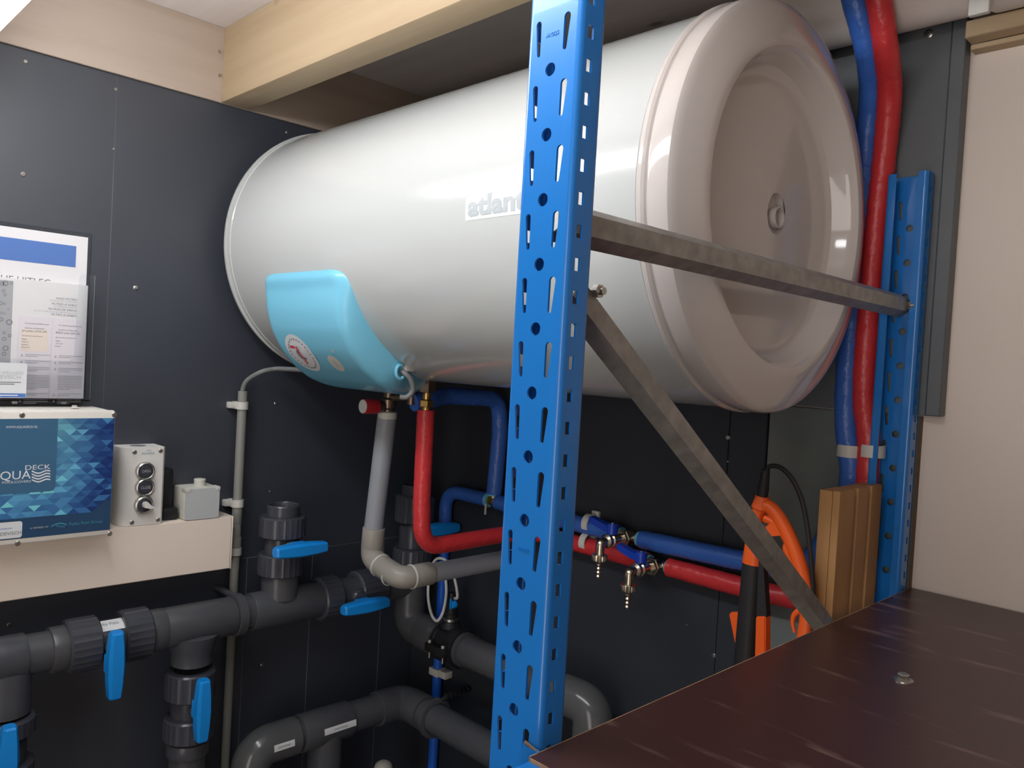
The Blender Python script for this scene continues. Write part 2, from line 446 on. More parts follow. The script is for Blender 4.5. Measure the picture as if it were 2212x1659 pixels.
# ================================================================== WATER HEATER
BR = 0.25; BY = -0.305; BZ = 1.70716
wh = thing('water_heater', 'large white horizontal water heater cylinder mounted on the back wall', 'water heater', (0.55, BY, BZ))
OX = Vector((0, BY, BZ))
bm = new(); rev(bm, OX, (1, 0, 0), [(0, .046), (.2, .046), (.236, .05), (.2495, .056), (.2515, .058), (.2515, .062), (.25, .064), (.25, 1.0165), (.247, 1.018), (0, 1.018)], 128)
obj('tank', bm, 'enamel', wh, 30)
bm = new(); rev(bm, OX, (1, 0, 0), [(0, .028), (.2, .028), (.235, .031), (.2515, .038), (.2545, .044), (.2545, .0495), (.251, .0505), (.23, .0515), (0, .0515)], 128)
obj('rear_cap', bm, 'enamel', wh, 40)
prof = [(0, 1.012), (.2485, 1.012), (.249, 1.0185), (.2525, 1.0195), (.2545, 1.0225), (.2545, 1.0265), (.2525, 1.0295), (.2495, 1.031), (.2495, 1.0335), (.2525, 1.0345), (.2532, 1.037),
        (.2532, 1.054), (.2515, 1.0585), (.248, 1.0615), (.24, 1.0645), (.222, 1.0705), (.208, 1.0745), (.201, 1.0755), (.195, 1.0745), (.191, 1.070), (.188, 1.060), (.185, 1.049), (.182, 1.0415), (.176, 1.0372), (.168, 1.036), (0.0495, 1.036)]
bm = new(); rev(bm, OX, (1, 0, 0), prof, 128)
hub = hit(1677, 462, 0, 1.036); hy, hz = hub.y, hub.z
bm.verts.ensure_lookup_table(); last = [bm.verts[len(bm.verts) - 128 + k] for k in range(128)]   # inner rim, closed around a pill shaped hole
ell = [[bm.verts.new((x, hy + .0236*math.cos(2*PI*k/128), hz + .0268*math.sin(2*PI*k/128))) for k in range(128)] for x in (1.036, 1.0262)]
for A, B in ((last, ell[0]), (ell[0], ell[1])):
    for k in range(128): bm.faces.new((A[k], A[(k+1) % 128], B[(k+1) % 128], B[k]))
obj('end_cap', bm, 'capwhite', wh, 28)
bm = new(); cyl(bm, (1.0225, hy, hz), (1.0265, hy, hz), .034, 32); obj('recess_floor', bm, 'capwhite', wh)
pr_h = hit(1680, 470, 0, 1.034)
bm = new(); rev(bm, (1.0268, pr_h.y, pr_h.z), (1, 0, 0), [(0, 0), (.0140, 0), (.0140, .0095), (.0137, .0103), (.0118, .0103), (.0115, .001), (0, .001)], 28)
obj('plug_ring', bm, 'capwhite', wh)


def cylmap(r=BR): return lambda u, s: Vector((u, BY - r*math.cos(s/BR), BZ + r*math.sin(s/BR)))


D2 = PI/180*BR
bm = new(); f = cylmap(BR + .0004)
for k in range(8): quad(bm, f, .7425, (-5.7 + k*.85)*D2, .885, (-5.7 + (k + 1)*.85)*D2)
obj('label_plate', bm, 'label', wh)
bm = new(); text_shape('atlantic', .035); text(bm, 'atlantic', cylmap(BR + .0009), w=.134, h=.0245, x0=.7475, y0=-4.35*D2)
print_obj('label_lettering', bm, 'labeltxt', wh, (0, -1, 0))
bm = new(); p = hit(1355, 833, 1, BY - .07); box(bm, (p.x - .008, p.y - .006, p.z - .004), (p.x + .008, p.y + .006, p.z + .02), .002); obj('white_tab', bm, 'lip_white', wh)  # small white block on the tank's underside
for x in (.3, .85):
    bm = new(); box(bm, (x - .03, -.0575, BZ - .09), (x + .03, -.0185, BZ + .13), .003); box(bm, (x - .045, -.0225, BZ - .14), (x + .045, -.0183, BZ + .19), .001); obj('wall_bracket', bm, 'zinc', wh)

# ---- light blue terminal cover, a shell that bulges out of the cylinder
TH = [(-17.0, .0), (-17.8, .007), (-19.5, .0105), (-23, .0125), (-30, .0255), (-37, .036), (-45, .043), (-53, .0465), (-60, .0465), (-68, .042), (-76, .0345), (-84, .026), (-90, .018), (-94, .008), (-95, .0)]


def hth(t):
    for (a, ha), (b, hb) in zip(TH, TH[1:]):
        if b <= t <= a: s = (a - t)/(a - b); return ha + (hb - ha)*s
    return 0


XA, XB = .176, .452


def cov(u, t, off=0.0):
    r = BR + hth(t) + off; a = math.radians(t)
    return Vector((u, BY - r*math.cos(a), BZ + r*math.sin(a)))


bm = new(); NT = 60; NU = 36; rows = []
for i in range(NT + 1):
    t = -17.0 - 78.0*i/NT; s = (-17.0 - t)*D2; rc = .034
    inset = rc - math.sqrt(max(0, rc*rc - (rc - s)**2)) if s < rc else 0
    w_ = max(0, -58 - t); inb = .0028*(w_*w_/20 if w_ < 10 else w_ - 5)
    xa, xb = XA + inset*.7 + inb*.4, XB - inset - inb; row = []
    for j in range(NU + 1):
        q = j/NU
        e = .026
        # denser columns at both flanks
        q2 = 0.5 - 0.5*math.cos(PI*q)*abs(math.cos(PI*q))**0.0 if False else q
        u = xa + (xb - xa)*(0.5 - 0.5*math.cos(PI*q))
        dd = min(u - xa, xb - u); k = min(1, max(0, dd)/e); fall = math.sin(k*PI/2)**.8 if k < 1 else 1
        r = BR - .001 + (hth(t) + .001)*fall; a = math.radians(t)
        row.append(bm.verts.new((u, BY - r*math.cos(a), BZ + r*math.sin(a))))
    rows.append(row)
for A, B in zip(rows, rows[1:]):
    for k in range(NU): bm.faces.new((A[k], A[k+1], B[k+1], B[k]))
cv = obj('terminal_cover', bm, 'cover', wh, 60)


def on_cover(px, py):
    """point of the cover surface seen at a photo pixel, as (x, theta)"""
    d = F + RI*((px - W0/2)/FPX) - UP*((py - H0/2)/FPX); d.normalize(); t = .5
    while t < 3:
        p = CAM + d*t; th = math.degrees(math.atan2(p.z - BZ, BY - p.y)); r = math.hypot(p.y - BY, p.z - BZ)
        if r <= BR + hth(th): return p.x, th
        t += .001
    return .3, -50


def cover_patch(name, px, py, rx, m, off, pts=None):
    x, th = on_cover(px, py); bm = new(); RR = BR + .045
    if pts is None:
        c = bm.verts.new(cov(x, th, off)); rings = []
        for q in (.5, 1.0):
            rings.append([bm.verts.new(cov(x + rx*q*math.cos(a), th + math.degrees(rx*q*math.sin(a)/RR), off)) for a in [2*PI*k/28 for k in range(28)]])
        for k in range(28): bm.faces.new((c, rings[0][k], rings[0][(k+1) % 28])); bm.faces.new((rings[0][k], rings[1][k], rings[1][(k+1) % 28], rings[0][(k+1) % 28]))
    else:
        for pl in pts: bm.faces.new([bm.verts.new(cov(x + a, th + math.degrees(b/RR), off)) for a, b in pl])
    return print_obj(name, bm, m, cv, cov(x, th, 1) - cov(x, th, 0))


cover_patch('sticker', 652, 765, .042, 'label', .0006)
st = .037
def arc(r0, r1, a0, a1, n=10): return [[(r0*math.cos(a), r0*math.sin(a)), (r1*math.cos(a), r1*math.sin(a)), (r1*math.cos(b), r1*math.sin(b)), (r0*math.cos(b), r0*math.sin(b))] for a, b in [(a0 + (a1 - a0)*k/n, a0 + (a1 - a0)*(k + 1)/n) for k in range(n)]]
cover_patch('sticker_print', 652, 765, 0, 'printr', .0011, [[(-.024, .019), (-.008, .019), (-.008, .0135), (-.024, .0135)]] + [[(-.006 + .0001*k, .0165 - k*.005), (.001, .0165 - k*.005), (.001, .0128 - k*.005), (-.006, .0128 - k*.005)] for k in range(8)])
cover_patch('sticker_print', 652, 765, 0, 'printg', .0011, arc(.008, .0125, PI*.55, PI*1.75, 12))
cover_patch('sticker_print', 652, 765, 0, 'printg', .0011, [[(.031*math.cos(a), .031*math.sin(a)), (.034*math.cos(a), .034*math.sin(a)), (.034*math.cos(a + .1), .034*math.sin(a + .1)), (.031*math.cos(a + .1), .031*math.sin(a + .1))] for a in [k*.24 for k in range(26)]])
cover_patch('sticker', 726, 785, .0185, 'jb_lt', .0006)
cover_patch('sticker_print', 726, 785, 0, 'printlg', .0011, arc(.004, .0052, 0, 5, 8) + [[(-.001, -.01), (.001, -.01), (.001, .01), (-.001, .01)]])
cover_patch('screw_hole', 680, 772, .0062, 'cover_in', .0005)
cover_patch('screw_hole', 719, 757, .0035, 'printlg', .0008)
# cable outlet at the cover's lower right corner
bx, bt = .452, -63
c = hit(862, 803, 0, .447); bm = new()
tube(bm, [c + Vector((.004, .0115*math.cos(a)*.8, .0115*math.sin(a))) for a in [math.radians(70 + 240*k/16) for k in range(17)]], .003, 10); obj('cable_port', bm, 'cover', wh)
q = hit(881, 793, 0, .449); box(bm := new(), q + Vector((-.012, -.009, -.008)), q + Vector((.008, .010, .008)), .003); obj('cable_clamp', bm, 'clip', wh)
pp = [hit(866, 800, 0, .440), hit(874, 806, 0, .455), hit(887, 820, 0, .460), hit(892, 842, 0, .458), hit(880, 857, 0, .452), hit(864, 858, 0, .444)]
bm = new(); tube(bm, smooth_path(pp, 8), .0045, 12); obj('supply_cable', bm, 'cable', wh)

# ================================================================== RACK FRAME (two uprights, two braces)
RX = 1.1147; RW = .0555
rk = thing('rack_frame', 'blue perforated steel rack frame with two grey braces in front of the heater', 'rack', (RX, -.42, 0))


def channel(yf, s, top, name):
    """lipped channel standing upright, web at y=yf, opening in direction s (+1 = +Y)"""
    bm = new(); t = .0018; d = .029; lip = .013; rc = .0045; P = .05; z0 = 0.0271
    zc = [1.7271 - P*k for k in range(-2, 38)]
    hx = RW/2 - rc
    cells = [(z - .006 - .0, z) for z in zc]
    zbot = 0.0; ztop = top
    def web(x0, x1, za, zb_, hole):
        """rectangle of the web with one convex hole (or none)"""
        P3 = lambda p, q: Vector((RX + p[0], yf + s*t*q, p[1]))
        rc_ = [(x0, za), (x1, za), (x1, zb_), (x0, zb_)]
        if not hole:
            for q in (0, 1): bm.faces.new([bm.verts.new(P3(p, q)) for p in rc_])
            return
        c = (sum(p[0] for p in hole)/len(hole), sum(p[1] for p in hole)/len(hole)); out = []
        for p in hole:
            dx, dz = p[0] - c[0], p[1] - c[1]; best = 1e9; side = 0
            for sd_, (den, num) in enumerate(((-dz, c[1] - za), (dx, x1 - c[0]), (dz, zb_ - c[1]), (-dx, c[0] - x0))):
                if den > 1e-9 and num/den < best: best = num/den; side = sd_
            out.append(((c[0] + dx*best, c[1] + dz*best), side))
        n_ = len(hole)
        for k in range(n_):
            l = (k + 1) % n_; ring = [hole[k], out[k][0]]
            sd_ = out[k][1]
            while sd_ != out[l][1]: ring.append(rc_[(sd_ + 1) % 4]); sd_ = (sd_ + 1) % 4
            ring += [out[l][0], hole[l]]
            for q in (0, 1): bm.faces.new([bm.verts.new(P3(p, q)) for p in ring])
            bm.faces.new([bm.verts.new(P3(p, q)) for p, q in ((hole[k], 0), (hole[l], 0), (hole[l], 1), (hole[k], 1))])
    for (x0, x1, off, kind) in ((-hx, -.0095, -.0239, -1), (-.0095, .0065, 0, 0), (.0065, hx, -.0239, 1)):
        zl = [z + off for z in zc]; last = ztop
        for z in zl:
            if z + P/2 > ztop or z - P/2 < zbot: continue
            if last == ztop and z + P/2 < ztop: web(x0, x1, z + P/2, ztop, None)
            z_t, z_b = z + .0141, z - .0141
            if kind == 0: h_ = [(-.0015 + p[0], z + p[1]) for p in circ(.0052, 16)]
            else:
                xc, wt, wb_ = ((-.0162, .0054, .0036), (.0135, .0066, .0038))[kind > 0]; tilt = -kind*.0014; h_ = []
                for k in range(7): aa = PI*k/6; h_.append((xc + wt/2*math.cos(aa), z_t - wt/2 + wt/2*math.sin(aa)))
                for k in range(7): aa = PI + PI*k/6; h_.append((xc + tilt + wb_/2*math.cos(aa), z_b + wb_/2 + wb_/2*math.sin(aa)))
            web(x0, x1, z - P/2, z + P/2, h_); last = z - P/2
        web(x0, x1, zbot, last, None)
    for sx in (-1, 1):
        # rounded corner web -> side
        xo = RX + sx*RW/2
        prof = []
        for k in range(6):
            a = PI/2*k/5; prof.append((hx*sx + sx*rc*math.sin(a), rc - rc*math.cos(a)))
        for k in range(5, -1, -1):
            a = PI/2*k/5; ri = rc - t; prof.append((hx*sx + sx*ri*math.sin(a), rc - ri*math.cos(a)))
        prism(bm, prof, (RX, yf, zbot), (1, 0, 0), (0, s, 0), (0, 0, 1), ztop - zbot)
        # side wall with square holes every 25 mm
        se = sorted({zbot, ztop} | {1.7271 + .0125 - .025*k for k in range(-3, 72) if zbot < 1.7271 + .0125 - .025*k < ztop})
        for a, b in zip(se, se[1:]):
            zz = (a + b)/2; hl = []
            if b - a > .02: hl = [[(.0085, zz - .005), (.0085, zz + .005), (.0147, zz + .005), (.0147, zz - .005)]]
            prism(bm, [(rc, a), (d - rc, a), (d - rc, b), (rc, b)], (xo, yf, 0), (0, s, 0), (0, 0, 1), (-sx, 0, 0), t, hl, skip=True)
        prof = []
        for k in range(6):
            a = PI/2*k/5; prof.append((RW/2*sx - sx*rc + sx*rc*math.cos(a), d - rc + rc*math.sin(a)))
        for k in range(5, -1, -1):
            a = PI/2*k/5; ri = rc - t; prof.append((RW/2*sx - sx*rc + sx*ri*math.cos(a), d - rc + ri*math.sin(a)))
        prism(bm, prof, (RX, yf, zbot), (1, 0, 0), (0, s, 0), (0, 0, 1), ztop - zbot)
        xl = RX + sx*(RW/2 - rc)
        box(bm, (xl, yf + s*(d - t), zbot), (xl - sx*(lip - rc), yf + s*d, ztop))
    o = obj(name, bm, 'rack', rk, 35)
    for p in o.data.polygons: p.use_smooth = max(abs(c) for c in p.normal) < .995
    return o


YP = -.798; YRP = -.022
front_post = channel(YP, 1, 1.80, 'upright'); rear_post = channel(YRP, -1, 1.802, 'upright')
# raised maker's mark, stamped upside down
for zc_, w in ((1.7535, .013), (1.354, .012)):
    bm = new(); V, Fc = text_shape('stow'); mn = min(v.x for v in V); mx = max(v.x for v in V); sc = w/(mx - mn)
    A = [bm.verts.new((RX - .001 - (v.x - (mn + mx)/2)*sc, YP + .0004, zc_ - (v.y - .3)*sc)) for v in V]
    for f_ in Fc: bm.faces.new([A[i] for i in f_])
    r_ = bmesh.ops.extrude_face_region(bm, geom=bm.faces[:]); bmesh.ops.translate(bm, verts=[v for v in r_['geom'] if isinstance(v, bmesh.types.BMVert)], vec=(0, -.0009, 0))
    obj('stamped_mark', bm, 'rack', front_post, 0)


def brace(a, b, name):
    bm = new(); a, b = Vector(a), Vector(b); d = (b - a).normalized(); n = Vector((1, 0, 0)); v = d.cross(n).normalized()
    if v.z < 0: v = -v
    pr = [(0, .0085), (-.013, .0165), (-.0145, .0153), (-.0016, .0075), (-.0016, -.0075), (-.0145, -.0153), (-.013, -.0165), (0, -.0085)]
    prism(bm, pr, a, n, v, d, (b - a).length)
    return obj(name, bm, 'zinc', rk, 20)


bxx = RX + .012
h1 = hit(1283, 489, 0, bxx); h2 = hit(1950, 657, 0, bxx)
brace((bxx, YP + .006, h1.z), (bxx, YRP - .02, h2.z), 'brace')
g1 = hit(1278, 660, 0, bxx); g2 = hit(1785, 1338, 0, bxx); dirn = (g2 - g1).normalized()
brace(g1 - dirn*.022, g2 + dirn*.16, 'brace')
for (p, n) in (((bxx, YRP - .027, h2.z), 1), (g1 + Vector((0, .004, .012)), 0)):
    p = Vector(p); bm = new(); cyl(bm, p + Vector((-.004, 0, 0)), p + Vector((.009, 0, 0)), .0032, 12); rev(bm, p + Vector((.0, 0, 0)), (1, 0, 0), [(0, 0), (.0058, 0), (.0058, .005), (0, .005)], 6)
    obj('bolt', bm, 'steel', rk)

# ---- rack beam hooked on the front upright, and the plywood shelf board lying on it
ZS = 1.206
rb = thing('rack_beam', 'blue rack beam hooked onto the front upright below the brown board edge', 'beam', (2.0, -.81, 1.15))
bm = new()
c1 = hit(1130, 1604, 1, YP - .004); c2 = hit(1168, 1643, 1, YP - .004)
prism(bm, [(c1.x, 1.06), (c1.x - .001, 1.155), (c1.x - .003, c1.z - .03), (c1.x, c1.z), (c1.x + .004, c1.z - .002), (c2.x - .006, c2.z + .005), (c2.x + .006, c2.z), (c2.x + .012, 1.06)], (0, YP - .0005, 0), (1, 0, 0), (0, 0, 1), (0, -1, 0), .0035)
ep = obj('end_plate', bm, 'rack', rb, 30)
bm = new(); tube(bm, smooth_path([(c1.x + .0005, YP - .0025, c1.z + .0002), ((c1.x + c2.x)/2, YP - .0025, (c1.z + c2.z)/2 + .0015), (c2.x, YP - .0025, c2.z + .002)], 6), .0015, 8); obj('worn_edge', bm, 'brown_edge', ep, label='worn pale top edge')
bm = new(); prism(bm, [(-.838, 1.09), (-.802, 1.09), (-.802, ZS - .0145), (-.812, ZS - .0145), (-.812, ZS - .003), (-.838, ZS - .003)], (RX + RW/2 + .003, 0, 0), (0, 1, 0), (0, 0, 1), (1, 0, 0), 1.5)
box(bm, (RX + RW/2 + .003, -.841, 1.09), (2.668, -.838, ZS - .002), .001)
obj('rail', bm, 'rack', rb)
sb = thing('shelf_board', 'dark brown plywood shelf board with pale worn edges', 'shelf', (1.9, -.4, ZS - .012))
obj('panel', box(new(), (1.1445, -.8105, ZS - .012), (2.668, -.010, ZS), .0006, 1), 'shelf', sb)
bm = new(); box(bm, (1.1437, -.81, ZS - .0118), (1.1444, -.011, ZS - .0004)); obj('bare_edge', bm, 'shelf_edge', sb, label='pale chipped plywood edge')
bm = new(); box(bm, (1.146, -.8113, ZS - .0118), (2.668, -.8106, ZS - .0006)); obj('bare_edge', bm, 'shelf_edge', sb, label='pale chipped plywood edge')
p = hit(1951, 1470, 2, ZS); bm = new()
rev(bm, (p.x, p.y, ZS), (0, 0, 1), [(0, 0), (.0098, 0), (.0096, .0012), (.006, .0016), (0, .0016)], 24); obj('washer', bm, 'steel', sb)
bm = new(); rev(bm, (p.x, p.y, ZS + .0015), (0, 0, 1), [(0, 0), (.0058, 0), (.0058, .0045), (.005, .0055), (0, .0055)], 6); obj('hex_bolt', bm, 'steel', sb, 20)
# rear beam and a far frame that carry the board out of view
rb2 = thing('rack_beam', 'blue rear rack beam under the wall side of the brown shelf board', 'beam', (2.0, -.03, 1.15))
obj('rail', box(new(), (RX + RW/2 + .003, -.05, 1.10), (2.668, -.018, ZS - .0125), .002), 'rack', rb2)
fr = thing('rack_frame', 'blue rack frame at the far right end of the brown shelf board', 'rack', (2.7, -.42, 0))
for y in (YP, YRP - .03):
    obj('upright', box(new(), (2.672, y, 0), (2.727, y + .03, 1.8), .004), 'rack', fr)
obj('brace', box(new(), (2.69, YP + .03, 1.6), (2.71, YRP - .03, 1.63), .002), 'zinc', fr)

# ================================================================== TRUNKING AND BOXES ON THE LEFT WALL
XT = .059; ZTR = 1.167; YT = -.5205
tk = thing('cable_trunking', 'cream cable trunking running along the left wall under the control box', 'trunking', (.03, -1.0, 1.06))
bm = new(); box(bm, (.0005, -1.7, 1.064), (XT, YT - .0025, ZTR), .002); obj('duct', bm, 'trunk', tk)
bm = new(); box(bm, (.0005, YT - .0023, 1.0635), (XT + .0008, YT, ZTR + .0006), .0008, 1); obj('end_cap', bm, 'trunk', tk)
bm = new(); box(bm, (XT + .0002, -1.7, 1.0655), (XT + .001, YT - .004, 1.1655), .0004, 1); obj('lid', bm, 'trunk', tk)

# ---- control box
XC = .108; YC1 = -.7655; YC0 = -1.09; ZC0 = 1.1685; ZC1 = 1.3795
cb = thing('control_box', 'pool cover control box with blue triangle print on the cream trunking', 'control box', (.05, -.93, ZC0))
obj('housing', box(new(), (.0005, YC0, ZC0), (XC - .012, YC1, ZC1), .004), 'beige', cb)
obj('lid', box(new(), (XC - .0115, YC0, ZC0 - .001), (XC, YC1 + .0015, ZC1 + .001), .004), 'beige', cb)


def cx_(px, py): p = hit(px, py, 0, XC); return p.y, p.z


uR, vT = cx_(249, 903); _, vB = cx_(246, 1143); uR -= .001
XP = XC + .0004
bm = new(); quad(bm, onx(XP), YC0 + .008, vB, uR, vT); print_obj('printed_front', bm, 'navy', cb, (1, 0, 0))
uD, vD = cx_(119, 1060); bm = new()
pts = [(YC0 + .008, vD), (uD - .008, vD)] + [(uD - .008 + .008*math.sin(a), vD + .008 - .008*math.cos(a)) for a in [PI/2*k/6 for k in range(1, 7)]] + [(uD, vT), (YC0 + .008, vT)]
poly(bm, onx(XP + .0006), pts); print_obj('printed_block', bm, 'navy2', cb, (1, 0, 0))
# triangle mosaic
me_pts = []; bm = new(); cl = bm.loops.layers.color.new('Col'); rowh = (vT - cx_(60, 1118)[1])/17.0; base = rowh*2.05
for i in range(17):
    v1 = vT - i*rowh; v0 = v1 - rowh
    for k in range(-2, 50):
        u0 = YC0 + .008 + k*base/2 - (i % 2)*base/2*0
        tri = [(u0, v0), (u0 + base, v0), (u0 + base/2, v1)] if (k + i) % 2 == 0 else [(u0, v1), (u0 + base, v1), (u0 + base/2, v0)]
        tri = [(min(max(a, YC0 + .0085), uR - .0002), b) for a, b in tri]
        ctr = (sum(a for a, b in tri)/3, sum(b for a, b in tri)/3)
        if ctr[0] < uD - .02 and ctr[1] > vD + .012: continue
        q = (uR - ctr[0])/(uR - uD + 1e-6); dn = (vT - ctr[1])/(vT - vB)
        br = .26 + .62*min(1, max(0, q)) - .25*max(0, dn - .62)*2.2
        if q > 1: br = .75 - .4*max(0, dn - .75)*2.5
        if br < .32 and dn > .72 and random.random() < .75: continue
        br += random.uniform(-.14, .14)
        if random.random() < .09: br += .3
        g = max(0, min(1, q))*max(0, 1 - dn*1.1)
        br = max(.12, min(1.1, br))
        c = (int(62 + 108*br + 24*g), int(98 + 122*br + 16*g), int(158 + 84*br - 4*g)); c = lin(tuple(min(240, x) for x in c)) + (1,)
        try: f_ = bm.faces.new([bm.verts.new(onx(XP + .0003)(a, b)) for a, b in tri])
        except ValueError: continue
        for l in f_.loops: l[cl] = c
pm = mat('mosaic_print', (90, 150, 200), 0.35); vc = pm.node_tree.nodes.new('ShaderNodeVertexColor'); vc.layer_name = 'Col'
pm.node_tree.links.new(vc.outputs[0], pm.node_tree.nodes['Principled BSDF'].inputs['Base Color'])
for f_ in bm.faces:
    f_.normal_update()
    if f_.normal.x < 0: f_.normal_flip()
bmesh.ops.translate(bm, verts=bm.verts, vec=-root_loc(cb)); me = bpy.data.meshes.new('mosaic'); bm.to_mesh(me); bm.free(); me.materials.append(pm)
o = bpy.data.objects.new('printed_mosaic', me); col.objects.link(o); o.parent = cb
fp = onx(XP + .0010)


def txt_px(s, x0, yb, x1, cap, m, par, fn=fp, X=XC, align=None):
    a = hit(x0, yb, 0, X); b = hit(x1, yb - 0, 0, X); t = hit(x0, yb - cap, 0, X)
    bm = new(); text(bm, s, fn, w=b.y - a.y, h=t.z - a.z, x0=a.y, y0=a.z); return print_obj('lettering', bm, m, par, (1, 0, 0))


txt_px('WWW.AQUADECK.NL', 12, 925, 81, 5, 'printw', cb)
txt_px('DECK', 54, 1015, 108, 10, 'printw', cb)
a_ = hit(66, 1032, 0, XC); tq = hit(66, 1014, 0, XC); q0 = hit(1, 1037, 0, XC)
wq = a_.y - q0.y; bm = new(); text(bm, 'AQUA', fp, w=wq*1.36, h=tq.z - a_.z, x0=a_.y, y0=a_.z - .001, align='R'); print_obj('lettering', bm, 'printw', cb, (1, 0, 0))
txt_px('POOLCOVERS', 4, 1045, 66, 5, 'printw', cb)
bm = new()
for k in range(4):
    pts = [];
    for j in range(13):
        s = j/12; px = 68 + 40*s; py = 1019 + k*6.2 + 3*math.sin(2*PI*s*1.0 - .6)
        p = hit(px, py, 0, XC); pts.append((p.y, p.z))
    for (a, b), (c, d) in zip(pts, pts[1:]): poly(bm, fp, [(a, b - .0011), (c, d - .0011), (c, d + .0011), (a, b + .0011)])
print_obj('wave_mark', bm, 'printw', cb, (1, 0, 0))
txt_px('A MEMBER OF', 64, 1143, 104, 4, 'printlg', cb)
txt_px('Pollet Pool Group', 149, 1135, 220, 6.5, 'printt', cb)
bm = new(); pts = [(hit(110 + 34*s, 1137 - 9*math.sin(s*PI*.75)**1.0 + 3*s, 0, XC)) for s in [k/10 for k in range(11)]]
for a, b in zip(pts, pts[1:]): poly(bm, fp, [(a.y, a.z - .0012), (b.y, b.z - .0006), (b.y, b.z + .0008), (a.y, a.z + .0010)])
for k in range(5): p = hit(120 + 4*k, 1138 + .4*k, 0, XC); poly(bm, fp, [(p.y, p.z), (p.y + .0012, p.z), (p.y + .0026, p.z + .0035), (p.y + .0014, p.z + .0035)])
print_obj('wave_mark', bm, 'printt', cb, (1, 0, 0))
s1 = cx_(48, 1125); s0 = cx_(0, 1165); w_ = s1[0] - s0[0] + .05; h_ = s1[1] - s0[1]
bm = new(); poly(bm, onx(XP + .0008), rrect(w_, h_, .004, 5, s1[0] - w_/2, s1[1] - h_/2)); stk = print_obj('sticker', bm, 'label', cb, (1, 0, 0))
p = hit(45, 1153, 0, XC); bm = new(); text(bm, 'R DEVISCH', onx(XP + .0012), h=.0052, x0=p.y, y0=p.z, align='R'); print_obj('sticker_lettering', bm, 'printg', stk, (1, 0, 0))
p = hit(26, 1142, 0, XC); bm = new(); text(bm, 'ZWEMBADEN', onx(XP + .0012), h=.0022, x0=p.y, y0=p.z, align='R'); print_obj('sticker_lettering', bm, 'printb', stk, (1, 0, 0))
for px, py in ((48, 897), (247, 896), (237, 1153), (38, 1174)):
    screw_head(hit(px, py, 0, XC) - Vector((.0004, 0, 0)), (1, 0, 0), .0042, cb)
p = hit(158, 882, 2, ZC1); bm = new(); box(bm, (.055, p.y - .006, ZC1 + .0009), (.067, p.y + .006, ZC1 + .003), .0008, 1); cyl(bm, (.058, p.y, ZC1 + .002), (.058, p.y, ZC1 + .0055), .004, 12); obj('wing_plug', bm, 'clip', cb)

# ---- push button station
YS0, YS1, ZS1 = -.7325, -.6575, 1.3085; XS = .0585
pb = thing('push_button_station', 'light grey push button station reading OPEN and CLOSE on the cream trunking', 'switch box', (.03, (YS0 + YS1)/2, ZTR))
bm = new(); pr = [(.0005, 0), (.0005, YS1 - YS0)]
pr += [(XS - .004, YS1 - YS0), (XS, YS1 - YS0 - .004)]
for k in range(9): a = PI/2*k/8; pr.append((XS - .024 + .024*math.cos(a) if k else XS, .018 - .018*math.sin(a)))
prism(bm, pr, (0, YS0, ZTR + .0004), (1, 0, 0), (0, 1, 0), (0, 0, 1), ZS1 - ZTR - .0004)
obj('housing', bm, 'case', pb, 40)
bm = new(); poly(bm, lambda u, v: Vector((u, v, ZS1 + .0003)), circ(.014, 20, .024, (YS0 + YS1)/2)); print_obj('top_knockout', bm, 'printg', pb, (0, 0, 1))
for px, py in ((291, 977), (347, 974), (285, 1129), (341, 1123)):
    screw_head(hit(px, py, 0, XS) - Vector((.0004, 0, 0)), (1, 0, 0), .0040, pb)
p = hit(322, 974, 0, XS); bm = new(); text(bm, 'DECO', onx(XS + .0004), h=.0022, x0=p.y, y0=p.z, align='C'); print_obj('lettering', bm, 'printb', pb, (1, 0, 0))
p = hit(320, 981, 0, XS); bm = new(); text(bm, 'AQUADECK', onx(XS + .0004), w=.023, h=.0036, x0=p.y, y0=p.z, align='C'); print_obj('lettering', bm, 'printt', pb, (1, 0, 0))
for i, (px, py, word) in enumerate(((315.5, 1018, 'OPEN'), (314.5, 1053, 'CLOSE'), (312.5, 1091, None))):
    c = hit(px, py, 0, XS + .008); bm = new()
    rev(bm, (XS, c.y, c.z), (1, 0, 0), [(0, 0), (.0165, 0), (.0165, .004), (.0158, .0078), (.014, .0092), (.0125, .0085), (.0120, .0065), (0, .0065)], 40)
    rg = obj('button_ring', bm, 'steel', pb, 30)
    bm = new(); rev(bm, (XS + .006, c.y, c.z), (1, 0, 0), [(0, 0), (.0117, 0), (.0117, .0016), (.0108, .0026), (0, .0028)], 32); bt_ = obj('button', bm, 'button', pb)
    if word:
        bm = new(); text(bm, word, onx(XS + .0094), w=.0150 if word == 'OPEN' else .0170, h=.0050, x0=c.y, y0=c.z - .0023, align='C'); print_obj('button_lettering', bm, 'printlg', bt_, (1, 0, 0))
    else:
        bm = new(); prism(bm, [(-.006, .002), (-.004, .006), (.001, .0065), (.006, .001), (.0125, -.0035), (.0125, -.005), (.004, -.0055), (-.005, -.003)], (XS + .0075, c.y + .001, c.z), (0, 1, 0), (0, 0, 1), (1, 0, 0), .012)
        obj('selector_knob', bm, 'case', pb, 30)

